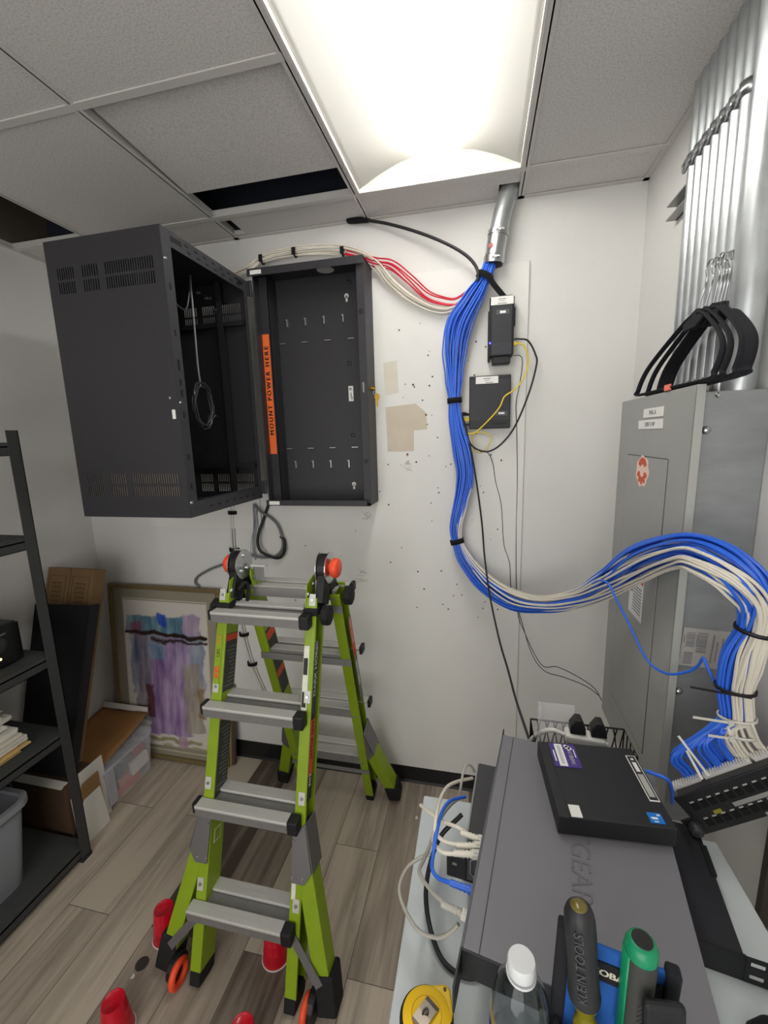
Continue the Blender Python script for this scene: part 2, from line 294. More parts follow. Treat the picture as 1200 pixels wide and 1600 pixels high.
plenum_shade_m = mat('plenum_shade', '#2b303b', .6, noise=.15, nscale=5)
struct(M().box((XL, -.02, CZ + .03), (XR, -.0005, TOP)).build('plenum_shade_back', plenum_shade_m))  # dark sheet added so the wall above the ceiling looks unlit
struct(M().box((XL + .0005, YF, CZ + .03), (XL + .02, YB - .021, TOP)).build('plenum_shade_left', mat('plenum_shade_brown', '#5a5145', .9, noise=.1, nscale=4)))  # added brown sheet, the shade over the missing tile is in its colour
base_m = mat('baseboard_vinyl', '#17171a', .45)
def baseboard(name, a, b, off):
    q = M(); n = V(off)
    q.add([V(a), V(b), V(b) + n * .012, V(a) + n * .012, V(a) + V((0, 0, .1)), V(b) + V((0, 0, .1)), V(b) + n * .005 + V((0, 0, .1)), V(a) + n * .005 + V((0, 0, .1)),
           V(a) + n * .006 + V((0, 0, .012)), V(b) + n * .006 + V((0, 0, .012))],
          [(0, 1, 2, 3), (3, 2, 9, 8), (8, 9, 6, 7), (7, 6, 5, 4), (4, 5, 1, 0), (0, 3, 8, 7, 4), (1, 5, 6, 9, 2)])
    return struct(q.build(name, base_m))
baseboard('baseboard_back', (XL, 0, 0), (XR, 0, 0), (0, -1, 0))
baseboard('baseboard_left', (XL, YF, 0), (XL, -.0125, 0), (1, 0, 0))
baseboard('baseboard_right', (XR, YF, 0), (XR, -.0125, 0), (-1, 0, 0))
# ceiling grid: T-bars on a 2 ft module, the fixture takes x -0.61..0
tile_m = bpy.data.materials.new('ceiling_tile_fissured'); tile_m.use_nodes = True
def tile_nodes():
    N = tile_m.node_tree.nodes; K = tile_m.node_tree.links; b = N['Principled BSDF']
    tc = N.new('ShaderNodeTexCoord'); n = N.new('ShaderNodeTexNoise'); n.inputs['Scale'].default_value = 190; n.inputs['Detail'].default_value = 5; n.inputs['Roughness'].default_value = .7
    K.new(tc.outputs['Object'], n.inputs['Vector'])
    r = N.new('ShaderNodeValToRGB'); e = r.color_ramp.elements; e[0].position = .33; e[0].color = L('#b3b0ad'); e[1].position = .55; e[1].color = L('#d0cecb'); K.new(n.outputs[0], r.inputs[0])
    K.new(r.outputs[0], b.inputs['Base Color']); b.inputs['Roughness'].default_value = .95; b.inputs['Specular IOR Level'].default_value = .1
    bp = N.new('ShaderNodeBump'); bp.inputs['Strength'].default_value = .3; bp.inputs['Distance'].default_value = .002; K.new(n.outputs[0], bp.inputs['Height']); K.new(bp.outputs[0], b.inputs['Normal'])
tile_nodes()
grid_m = mat('t_bar_paint', '#c6c4c0', .5)
TB = .024
XS = [-1.83, -1.22, -.61, 0.]; YS = [-.19, -.80, -1.41, -2.02, -2.63]
q = M()
for x in XS:
    q.box((x - TB / 2, YF, CZ), (x + TB / 2, YB, CZ + .004)); q.box((x - .002, YF, CZ), (x + .002, YB, CZ + .035))
segs = [(XL, -1.83), (-1.83, -1.22), (-1.22, -.61), (-.61, 0), (0, XR)]
for y in YS:
    for i, (a, b) in enumerate(segs):
        if y in (-.80,) and i in (3, 4): continue
        q.box((a, y - TB / 2, CZ - .0005), (b, y + TB / 2, CZ + .0035)); q.box((a, y - .002, CZ), (b, y + .002, CZ + .03))
struct(q.build('trim_1', grid_m))
q = M()
for a, b in (((XL, YB - .02, CZ), (XR, YB, CZ + .003)), ((XL, YF, CZ), (XL + .02, YB, CZ + .003)), ((XR - .02, YF, CZ), (XR, YB, CZ + .003))): q.box(a, b)
struct(q.build('trim_2', grid_m))
TZ = CZ + .0045
def tile(x0, y0, x1, y1, label, build=None):
    q = M(); g = .006
    (build or (lambda q: q.box((x0 + g, y0 + g, TZ), (x1 - g, y1 - g, TZ + .016))))(q)
    return tag(q.build('ceiling_tile', tile_m), label, 'ceiling tile', 'acoustic ceiling tiles')
tile(-1.83, -.80, -1.22, -.19, 'ceiling tile directly above the swung open black cabinet, next to the dark opening')
tile(-1.83, -1.41, -1.22, -.80, 'ceiling tile at the top left edge, left of the long grid bar')
tile(-1.22, -1.41, -.61, -.80, 'ceiling tile at the top, left of the lit fixture and nearer the viewer')
tile(XL + .004, -1.41, -1.83, -.80, 'narrow cut ceiling tile over the shelving beside the left wall')
tile(0, -1.41, XR - .004, -.19, 'long grey ceiling tile right of the lit fixture, meeting the metal conduits')
tile(XL + .004, -.19, -1.83, -.004, 'cut strip of ceiling tile in the far left corner behind the cabinet')
tile(-1.83, -.19, -1.22, -.004, 'cut strip of ceiling tile at the back wall behind the cabinet top')
def notched(q):
    g = .006; a, b, c, d = -1.22 + g, -.19 + g, -.61 - g, -.004 - g
    q.box((a + .055, b, TZ), (c, d, TZ + .016)); q.box((a, b, TZ), (a + .055, b + .03, TZ + .016)); q.box((a, d - .03, TZ), (a + .055, d, TZ + .016))
tile(0, 0, 0, 0, 'cut strip of ceiling tile with a dark square notch, above the wall cabinet', notched)
def notched2(q):
    g = .006; q.box((-.61 + g, -.19 + g, TZ), (-.085, -.01, TZ + .016)); q.box((-.085, -.19 + g, TZ), (-.006, -.11, TZ + .016))
tile(0, 0, 0, 0, 'cut strip of ceiling tile pierced by the galvanized sleeve, in front of the fixture', notched2)
tile(0, -.19, XR - .004, -.004, 'cut strip of ceiling tile in the right back corner')
# the pushed-back tile that leaves a dark gap
q = M(Matrix.Translation((0, 0, 0)))
q.add([(-1.205, -.36, TZ + .002), (-.622, -.36, TZ + .002), (-.622, -.955, TZ + .03), (-1.205, -.955, TZ + .03)] + [(-1.205, -.36, TZ + .018), (-.622, -.36, TZ + .018), (-.622, -.955, TZ + .046), (-1.205, -.955, TZ + .046)],
      [(3, 2, 1, 0), (4, 5, 6, 7), (0, 1, 5, 4), (1, 2, 6, 5), (2, 3, 7, 6), (3, 0, 4, 7)])
tag(q.build('ceiling_tile', tile_m), 'ceiling tile pushed out of place, leaving a dark gap at its far edge', 'ceiling tile', 'acoustic ceiling tiles')
tile(XL + .004, YF + .004, -.62, -1.43, 'ceiling tiles behind the viewpoint')['kind'] = 'structure'
tile(.01, YF + .004, XR - .004, -1.43, 'ceiling tiles behind the viewpoint')['kind'] = 'structure'
tile(-.6, YF + .004, -.01, -1.43, 'ceiling tiles behind the viewpoint')['kind'] = 'structure'
# plenum duct seen through the gap
duct_m = mat('duct_wrap', '#3a4150', .35, noise=.15, nscale=6)
tag(M().tube([(-1.5, -.2, 2.86), (-1.0, -.23, 2.88), (-.4, -.22, 2.86)], .09, 20, smooth=5).build('duct', duct_m, smooth=SM), 'dark wrapped duct glimpsed through the gap in the ceiling', 'duct')

# ---------------------------------------------------------------- ceiling light
light = thing('ceiling_light', (-.305, -.8, CZ), 'lit recessed fluorescent ceiling fixture with white curved reflector', 'ceiling light')
refl_m = mat('reflector_white', '#c9c8c3', .5, spec=.3)
frame_m = mat('fixture_frame', '#d8d6d0', .45)
x0, x1, y0, y1 = -.594, -.016, -1.396, -.204
q = M()
for a, b in (((x0 - .0035, y0, CZ - .001), (x0 + .003, y1, CZ + .02)), ((x1 - .003, y0, CZ - .001), (x1 + .0035, y1, CZ + .02)), ((x0, y1 - .003, CZ - .001), (x1, y1 + .0015, CZ + .02)), ((x0, y0 - .0015, CZ - .001), (x1, y0 + .003, CZ + .02))): q.box(a, b)
q.build('fixture_frame', frame_m, light)
for side in (-1, 1):
    q = M(); n = 14; xe = x0 + .003 if side < 0 else x1 - .003; xc = -.305 + side * .062; pr = []
    for i in range(n + 1):
        t = i / n; pr.append((xe + (xc - xe) * t, CZ + .012 + .075 * math.sin(t * math.pi / 2)))
    vs = [(x, y0, z) for x, z in pr] + [(x, y1, z) for x, z in pr]
    q.add(vs, [(i, i + 1, n + 2 + i, n + 1 + i) for i in range(n)]); q.build('reflector', refl_m, light, smooth=SM, solid=.0015)
for y, nm in ((y0, -1), (y1, 1)):
    q = M(); n = 20; pts = [(x0, CZ + .002), (x1, CZ + .002)] + [(x1 + (x0 - x1) * i / n, CZ + .014 + .085 * math.sin(math.pi * i / n)) for i in range(n + 1)]
    q.prism(pts, .002, axes((0, y, 0), (1, 0, 0), (0, 0, 1))); q.build('end_plate', refl_m, light)
q = M(); hx0, hx1, hy0, hy1, hz0, hz1 = x0 - .0035, x1 + .0035, y0 - .0015, y1 + .0015, CZ + .018, CZ + .125
q.box((hx0, hy0, hz1 - .002), (hx1, hy1, hz1)); q.box((hx0, hy0, hz0), (hx0 + .002, hy1, hz1)); q.box((hx1 - .002, hy0, hz0), (hx1, hy1, hz1)); q.box((hx0, hy0, hz0), (hx1, hy0 + .002, hz1)); q.box((hx0, hy1 - .002, hz0), (hx1, hy1, hz1))
q.build('housing', refl_m, light)
lens_m = bpy.data.materials.new('lamp_lens'); lens_m.use_nodes = True
b = lens_m.node_tree.nodes['Principled BSDF']; b.inputs['Base Color'].default_value = (.9, .9, .88, 1)
b.inputs['Emission Color'].default_value = (1, .98, .93, 1); b.inputs['Emission Strength'].default_value = LAMP_STRENGTH
q = M(); n = 16; prof = [(-.305 + .066 * math.cos(math.pi + math.pi * i / n), CZ + .076 - .074 * math.sin(math.pi * i / n)) for i in range(n + 1)]
vs = [(x, y0 + .03, z) for x, z in prof] + [(x, y1 - .035, z) for x, z in prof]
q.add(vs, [(i, i + 1, n + 2 + i, n + 1 + i) for i in range(n)] + [tuple(range(n + 1)), tuple(range(n + 1, 2 * n + 2))]); q.build('lamp_lens', lens_m, light, smooth=SM)
q = M(); pr = [(-.305 + .068 * math.cos(math.pi + math.pi * i / n), CZ + .076 - .076 * math.sin(math.pi * i / n)) for i in range(n + 1)]
q.tube([(x, y1 - .036, z) for x, z in pr], .004, 6); q.build('lens_rim', frame_m, light, smooth=SM)

# ---------------------------------------------------------------- backboard and things on the back wall
def board_with_marks():
    bd = thing('backboard', (-.57, 0, .1), 'white painted plywood backboard full of screw holes on the back wall', 'backboard')
    M().box((-1.19, -.012, .095), (.04, -.0005, 2.437)).build('board', board_m, bd, bevel=.002)
    hole_m = mat('screw_hole', '#4d433c', .9); q = M(); rnd = random.Random(3)
    for _ in range(95):
        x = rnd.uniform(-.56, -.02) if rnd.random() < .75 else rnd.uniform(-1.1, -.02); z = rnd.choice([rnd.uniform(.9, 2.2), rnd.uniform(1.35, 2.25)])
        r = rnd.uniform(.0018, .0042)
        q.cyl((x, -.0115, z), (x, -.0128, z), r, n=8)
    q.build('screw_hole', hole_m, bd)['kind'] = 'stuff'
    tan_m = mat('torn_patch', '#c7bcaa', .8, noise=.06, nscale=12)
    def poly(name, pts, m, d=.0006): M().prism(pts, d, axes((0, -.0125, 0), (1, 0, 0), (0, 0, 1))).build(name, m, bd)['label'] = 'pale tan patch of torn paint'
    poly('torn_patch', [(-.555, 1.9), (-.42, 1.91), (-.375, 1.87), (-.37, 1.80), (-.43, 1.795), (-.43, 1.705), (-.55, 1.705)], tan_m)
    poly('torn_patch', [(-.56, 2.09), (-.5, 2.095), (-.495, 1.96), (-.555, 1.95)], mat('torn_patch_light', '#d2cbbe', .8, noise=.05, nscale=14))
    sm = mat('pencil_smudge', '#9a9690', .9)
    q = M()
    rnd = random.Random(5)
    for cx, cz, s in ((-.695, 1.11, .03), (-.66, 1.41, .025), (-.46, 1.64, .02)):
        for _ in range(9):
            a = rnd.uniform(-.4, .4); x = cx + rnd.uniform(-s, s) * .5; z = cz + rnd.uniform(-s, s)
            q.beam((x - s * .6, -.0127, z - a * s), (x + s * .6, -.0127, z + a * s), .0012, .0004, (0, 1, 0))
    q.build('pencil_smudge', sm, bd)
    st = mat('rust_spot', '#6d4436', .8); q = M()
    for x, z in ((-.46, 1.69), (-.43, 1.99), (-.375, 1.86), (-.25, 2.14)): q = M(); q.lathe([(.005, 0), (.0035, .0012)], (0, 0, 0), 9, axes((x, -.0125, z), (1, 0, 0), (0, 0, 1))); q.build('rust_spot', st, bd)
board_with_marks()
tag(M().box((-1.868, -.012, 1.33), (-1.21, -.0005, 1.72)).build('mounting_board', board_m, bevel=.0015), 'narrow white mounting board on the wall under the swung cabinet', 'board')
# ================================================================= SWING-OUT WALL RACK
rack = thing('wall_rack_cabinet', (-.84, -.02, 1.475), 'black swing-out wall rack cabinet hanging open on the back wall', 'cabinet')
bx0, bx1, bz0, bz1, bd = -1.085, -.60, 1.478, 2.47, .135     # fixed wall box
F = -.014                                                      # board face
# back plate with two hooked-slot rows and a knockout: built as strips so that the round opening is a real one
q = M(); q.box((bx0, F - .003, bz0), (bx1, F - .0005, bz1)); q.build('back_plate', black_m, rack)
q = M()
q.box((bx1 - .002, F - bd, bz0), (bx1, F, bz1)); q.box((bx1 - .032, F - bd, bz0 + .01), (bx1, F - bd + .002, bz1 - .01)); q.box((bx1 - .032, F - bd, bz0), (bx1 - .030, F - bd + .018, bz1))
q.build('side_panel', black_m, rack, bevel=.001)
q = M(); q.box((bx0, F - bd, bz0), (bx0 + .002, F, bz1)); q.box((bx0, F - bd, bz0), (bx0 + .006, F - bd + .002, bz1)); q.build('side_panel', black_m, rack, bevel=.001)
q = M(); q.box((bx0 - .01, F - bd - .02, bz1 - .002), (bx1 + .004, F, bz1)); q.box((bx0 - .01, F - bd - .022, bz1 - .03), (bx1 + .004, F - bd - .02, bz1)); q.build('top_panel', black_m, rack, bevel=.001)
q = M(); q.box((bx0, F - bd - .02, bz0), (bx1, F, bz0 + .002)); q.box((bx0, F - bd - .022, bz0), (bx1 - .012, F - bd - .02, bz0 + .025)); q.build('bottom_panel', black_m, rack, bevel=.001)
# inner post carrying the orange strip
q = M(); q.box((bx0 + .0, F - .085, bz0 + .01), (bx0 + .042, F - .082, bz1 - .01)); q.box((bx0 + .040, F - .085, bz0 + .01), (bx0 + .042, F - .003, bz1 - .01)); q.build('inner_post', black_m, rack)
orst_m = mat('orange_strip', '#e8692a', .6)
ws = sticker('warning_strip', (bx0 + .0175, F - .0855, 1.967), (0, 0, 1), (-1, 0, 0), .52, .033, orst_m, rack); ws['label'] = 'orange strip printed MOUNT POWER HERE'
text('MOUNT POWER HERE', .027, axes((bx0 + .0185, F - .0868, 1.985), (0, 0, 1), (-1, 0, 0)), dblack_m, ws, sx=1.08, gap=1.42, bold=.0016)
lance_m = mat('bare_lance', '#b9babc', .35, metal=.8)
q = M()
for k in range(4):
    for z in (2.285, 1.652):
        x = -.995 + k * .088; q = M(); q.cbox((x, F - .008, z), (.004, .012, .032)); q.cbox((x - .004, F - .0035, z + .0155), (.012, .004, .003)); q.build('lance_hook', lance_m, rack)
    for z in (2.20, 1.728):
        x = -1.025 + k * .108; q = M(); q.cbox((x, F - .006, z), (.028, .01, .0025)); q.build('lance_hook', lance_m, rack)
hole_l = mat('keyhole_wall', '#cfccc6', .6)
for x, z in ((-.714, 2.376), (-.714, 1.558)):
    q = M(); q.lathe([(.010, 0), (.010, .001)], (0, 0, 0), 14, axes((x, F - .003, z), (1, 0, 0), (0, 0, 1))); q.box((x - .0045, F - .004, z - .024), (x + .0045, F - .003, z)); q.build('keyhole', hole_l, rack)['label'] = 'pale keyhole slot showing the wall'
q = M(); q.lathe([(.036, 0), (.036, .0012)], (0, 0, 0), 24, axes((-.785, F - .06, bz1 - .0022), (1, 0, 0), (0, -1, 0)) ); q.build('knockout', mat('knockout_light', '#bfc0bd', .5), rack)['label'] = 'pale oval cable opening in the top'
for x, z in ((-.712, 2.096), (-.71, 1.782), (-.70, 2.43)): q = M(); q.lathe([(.009, 0), (.008, .007), (.004, .008)], (0, 0, 0), 14, axes((x, F - .003, z), (1, 0, 0), (0, 0, 1))); q.build('stud', blkp_m, rack, smooth=SM)
for z in (2.27, 1.67): q = M(); q.lathe([(.0105, 0), (.0105, .001)], (0, 0, 0), 16, axes((bx1 - .016, F - bd - .0005, z), (1, 0, 0), (0, 0, 1))); q.build('plug', dblack_m, rack)
sticker('rating_label', (-.711, F - .0038, 1.966), (1, 0, 0), (0, 0, 1), .022, .066, white_m, rack)
bars('label_print', (-.711, F - .0046, 1.966), (1, 0, 0), (0, 0, 1), [(-.002, .02, .011, .010), (0, -.006, .005, .02), (.004, -.02, .006, .012)], greyink_m, rack, .0004)
sticker('rating_label', (bx0 + .03, F - bd - .0225, bz1 - .016), (1, 0, 0), (0, 0, 1), .05, .016, white_m, rack)
sticker('rating_label', (bx0 + .04, F - bd - .0225, bz0 + .012), (1, 0, 0), (0, 0, 1), .05, .016, white_m, rack)
lk = M(); lk.box((bx1 - .020, F - bd - .0015, 1.955), (bx1 - .013, F - bd + .001, 1.995)); lk = lk.build('lock_slot', alud_m, rack)
q = M(); q.cyl((bx1 - .002, F - .07, 1.975), (bx1 + .018, F - .07, 1.975), .009, n=16); q.build('lock', mat('brass', '#b08d3a', .35, metal=1.), rack, smooth=SM)
q = M(); q.tube([(bx1 + .02 + .011 * math.cos(a * .5), F - .07, 1.958 + .011 * math.sin(a * .5)) for a in range(13)], .0013, 6); q.build('key_ring', zinc_m, rack)
q = M(); q.prism([(-.009, .01), (-.011, -.004), (-.006, -.014), (-.004, -.016), (-.004, -.038), (0, -.044), (.004, -.038), (.004, -.016), (.006, -.014), (.011, -.004), (.009, .01), (0, .015)], .002, axes((bx1 + .025, F - .072, 1.94), (1, .3, 0), (0, 0, 1))); q.build('key', mat('brass'  , '#b08d3a'), rack)
dust_m = mat('dust', '#8c7f6a', .95, noise=.3, nscale=60); q = M(); rnd = random.Random(11)
for _ in range(60): x = rnd.uniform(bx0 + .12, bx1 - .04); y = F - rnd.uniform(.03, .12); s = rnd.uniform(.002, .007); q.cbox((x, y, bz0 + .003), (s * 2, s, .0015))
q.build('dust', dust_m, rack)['kind'] = 'stuff'

# swung body: 90 degrees open, side panel towards the viewer, open back towards the right
sx0, sx1, sy0, sy1, sz0, sz1 = -1.558, -1.112, -.652, -.155, 1.512, 2.432
T = .0025
def slotted(yf, dz=0.):
    # a side panel in strips: solid plate with two banks of vertical slots
    q = M(); W = sx1 - sx0; bands = [(sz0 + .075 + dz, sz0 + .155 + dz), (sz1 - .165, sz1 - .085)]
    groups = [(.035, .105), (.135, .20), (.225, W - .035)]
    q.box((sx0, yf - T / 2, sz0), (sx1, yf + T / 2, bands[0][0])); q.box((sx0, yf - T / 2, bands[0][1]), (sx1, yf + T / 2, bands[1][0])); q.box((sx0, yf - T / 2, bands[1][1]), (sx1, yf + T / 2, sz1))
    for a, b in bands:
        mid = (a + b) / 2
        for g0, g1 in groups: q.box((sx0 + g0, yf - T * .4, mid - .004), (sx0 + g1, yf + T * .4, mid + .004))
        edges = [0]; 
        for g0, g1 in groups: edges += [g0, g1]
        edges.append(W)
        for i in range(0, len(edges), 2): q.box((sx0 + edges[i], yf - T / 2, a), (sx0 + edges[i + 1], yf + T / 2, b))
        for g0, g1 in groups:
            n = int(round((g1 - g0) / .0088)); p = (g1 - g0) / n
            for i in range(n): q.box((sx0 + g0 + i * p, yf - T / 2, a), (sx0 + g0 + i * p + p * .5, yf + T / 2, b))
    return q
slotted(sy0).build('vented_side_panel', black_m, rack); slotted(sy1, -.045).build('vented_side_panel', black_m, rack)
M().box((sx0 + .03, sy0 + .003, sz0 + .07), (sx1 - .03, sy0 + .005, sz0 + .16)).build('vent_light_sheet', mat('vent_light_tan', '#a79a8c', .9, noise=.1, nscale=60), rack)  # pale sheet added so the lower slots look lit from behind
M().box((sx0, sy0, sz1 - T), (sx1, sy1, sz1)).build('body_top', black_m, rack, bevel=.001)
M().box((sx0, sy0, sz0), (sx1, sy1, sz0 + T)).build('body_bottom', black_m, rack, bevel=.001)
M().box((sx0, sy0, sz0), (sx0 + .004, sy1, sz1)).build('front_door', mat('smoked_door', '#101013', .25), rack)
# flange round the open back
q = M(); fw = .042
q.box((sx1 - .002, sy0, sz0), (sx1 + .001, sy0 + fw, sz1)); q.box((sx1 - .002, sy1 - .02, sz0), (sx1 + .001, sy1, sz1))
q.box((sx1 - .002, sy0 + fw, sz1 - .048), (sx1 + .001, sy1 - .02, sz1)); q.box((sx1 - .002, sy0 + fw, sz0), (sx1 + .001, sy1 - .02, sz0 + .05))
q.box((sx1 - .03, sy0 + fw - .002, sz0 + .05), (sx1, sy0 + fw, sz1 - .05)); q.box((sx1 - .03, sy0 + fw, sz0 + .05), (sx1, sy1 - .02, sz0 + .052))
q.build('rear_flange', mat('black_steel_flange', '#37373b', .5), rack)
slots = []
for i in range(7):
    y = sy0 + .12 + i * .05
    slots += [((sx1 + .0012, y + (.012 if z < sz1 - .02 else 0), z), (.0012, .018, .006)) for z in (sz1 - .016, sz1 - .034)] + [((sx1 + .0012, y, sz0 + .025), (.0012, .018, .006))]
slots += [((sx1 + .0012, sy0 + .07, sz1 - .022), (.0012, .05, .016)), ((sx1 + .0012, sy1 - .05, sz1 - .022), (.0012, .035, .014))]
slots += [((sx1 + .0012, sy0 + .02, z), (.0012, .009, h)) for z, h in ((2.26, .02), (2.12, .02), (2.02, .035), (1.965, .02), (1.93, .022), (1.86, .02), (1.72, .02), (1.62, .02))]
for c_, d_ in slots: M().cbox(c_, d_).build('flange_slot', dblack_m, rack)
q = M()
for y, z in ((sy0 + .01, 2.34), (sy0 + .01, 1.565), (sy0 + .01, 1.9)): q.lathe([(.006, 0), (.005, .003)], (0, 0, 0), 10, axes((sx1 + .001, y, z), (0, 1, 0), (0, 0, 1)))
for y, z in ((-.25, 2.30), (-.30, 2.33), (-.35, 2.335), (-.28, 2.335)): q.lathe([(.006, 0), (.005, .012)], (0, 0, 0), 10, axes((sx1 - .1, y, z), (0, 1, 0), (0, 0, 1)))
q.build('screw', zinc_m, rack, smooth=SM)
sticker('white_label', (sx1 - .02, sy0 - .0018, 1.862), (1, 0, 0), (0, 0, 1), .012, .03, white_m, rack)
q = M(); q.lathe([(.004, 0), (.004, .002)], (0, 0, 0), 10, axes((sx1 - .028, sy0 - .001, 1.915), (1, 0, 0), (0, 0, 1))); q.build('rivet', zinc_m, rack)
for x in (sx0 + .10, sx1 - .12):
    for y in (sy0 + .03, sy1 - .035):
        q = M(); q.box((x, y - .018, sz0 + .01), (x + .002, y + .018, sz1 - .01)); q.box((x, y - .001 + (.017 if y < -.4 else -.017), sz0 + .01), (x + .03, y + .001 + (.017 if y < -.4 else -.017), sz1 - .01)); q.build('mounting_rail', mat('rail_black', '#222226', .45), rack)
q = M()
for k in range(58): q.cbox((sx1 - .1176, sy1 - .035, sz0 + .05 + k * .0148), (.0012, .007, .007))
q.build('rail_hole', mat('hole_black', '#060607', .9), rack)
for z in (sz0 + .14, sz0 + .74):
    q = M(); q.box((sx0 + .08, sy1 - .03, z), (sx1 - .01, sy1 - .012, z + .018)); q.build('cross_bar', mat('rail_black', '#222226'), rack)
sticker('rating_label', (sx1 - .13, -.30, sz0 + .004), (0, 1, 0), (-1, 0, 0), .19, .05, mat('silver_label', '#9a9ea6', .5), rack)
for z in (1.56, 2.40):
    q = M(); q.cyl((bx0 - .008, -.152, z - .03), (bx0 - .008, -.152, z + .03), .007, n=12); q.box((sx1, sy1 - .002, z - .03), (bx0, sy1 + .002, z + .03)); q.build('hinge', black_m, rack)
# cord hanging inside the swung body
pc = thing('coiled_cable', (-1.24, -.33, 1.85), 'coiled black power cord hanging inside the open rack body', 'power cord')
cord_m = mat('cord_sheen', '#3a3a3d', .35)
M().tube([(-1.29, -.46, 2.36), (-1.27, -.43, 2.30), (-1.25, -.38, 2.27), (-1.24, -.36, 2.33), (-1.235, -.35, 2.40)], .0035, 6, smooth=6).build('cord', cord_m, pc, smooth=SM)
M().tube([(-1.235, -.35, 2.40), (-1.237, -.35, 2.25), (-1.24, -.35, 2.08), (-1.24, -.345, 1.99)], .0035, 6, smooth=6).build('cord', mat('cord_grey', '#8e8e90', .4), pc, smooth=SM)
q = M(); pts = []
for i in range(90):
    a = i / 90 * 6 * 2 * math.pi; rr = 1 + .12 * math.sin(i * .7); pts.append((-1.24 + .006 * math.sin(i * .9), -.34 + .055 * rr * math.cos(a), 1.915 + .085 * rr * math.sin(a)))
q.tube(pts, .0032, 6); q.build('coil', cord_m, pc, smooth=SM)
q = M(); q.tube([(-1.235, -.30, 1.86), (-1.23, -.285, 1.875), (-1.23, -.27, 1.87)], [.0045, .009, .007], 8); q.build('plug', blkp_m, pc, smooth=SM)
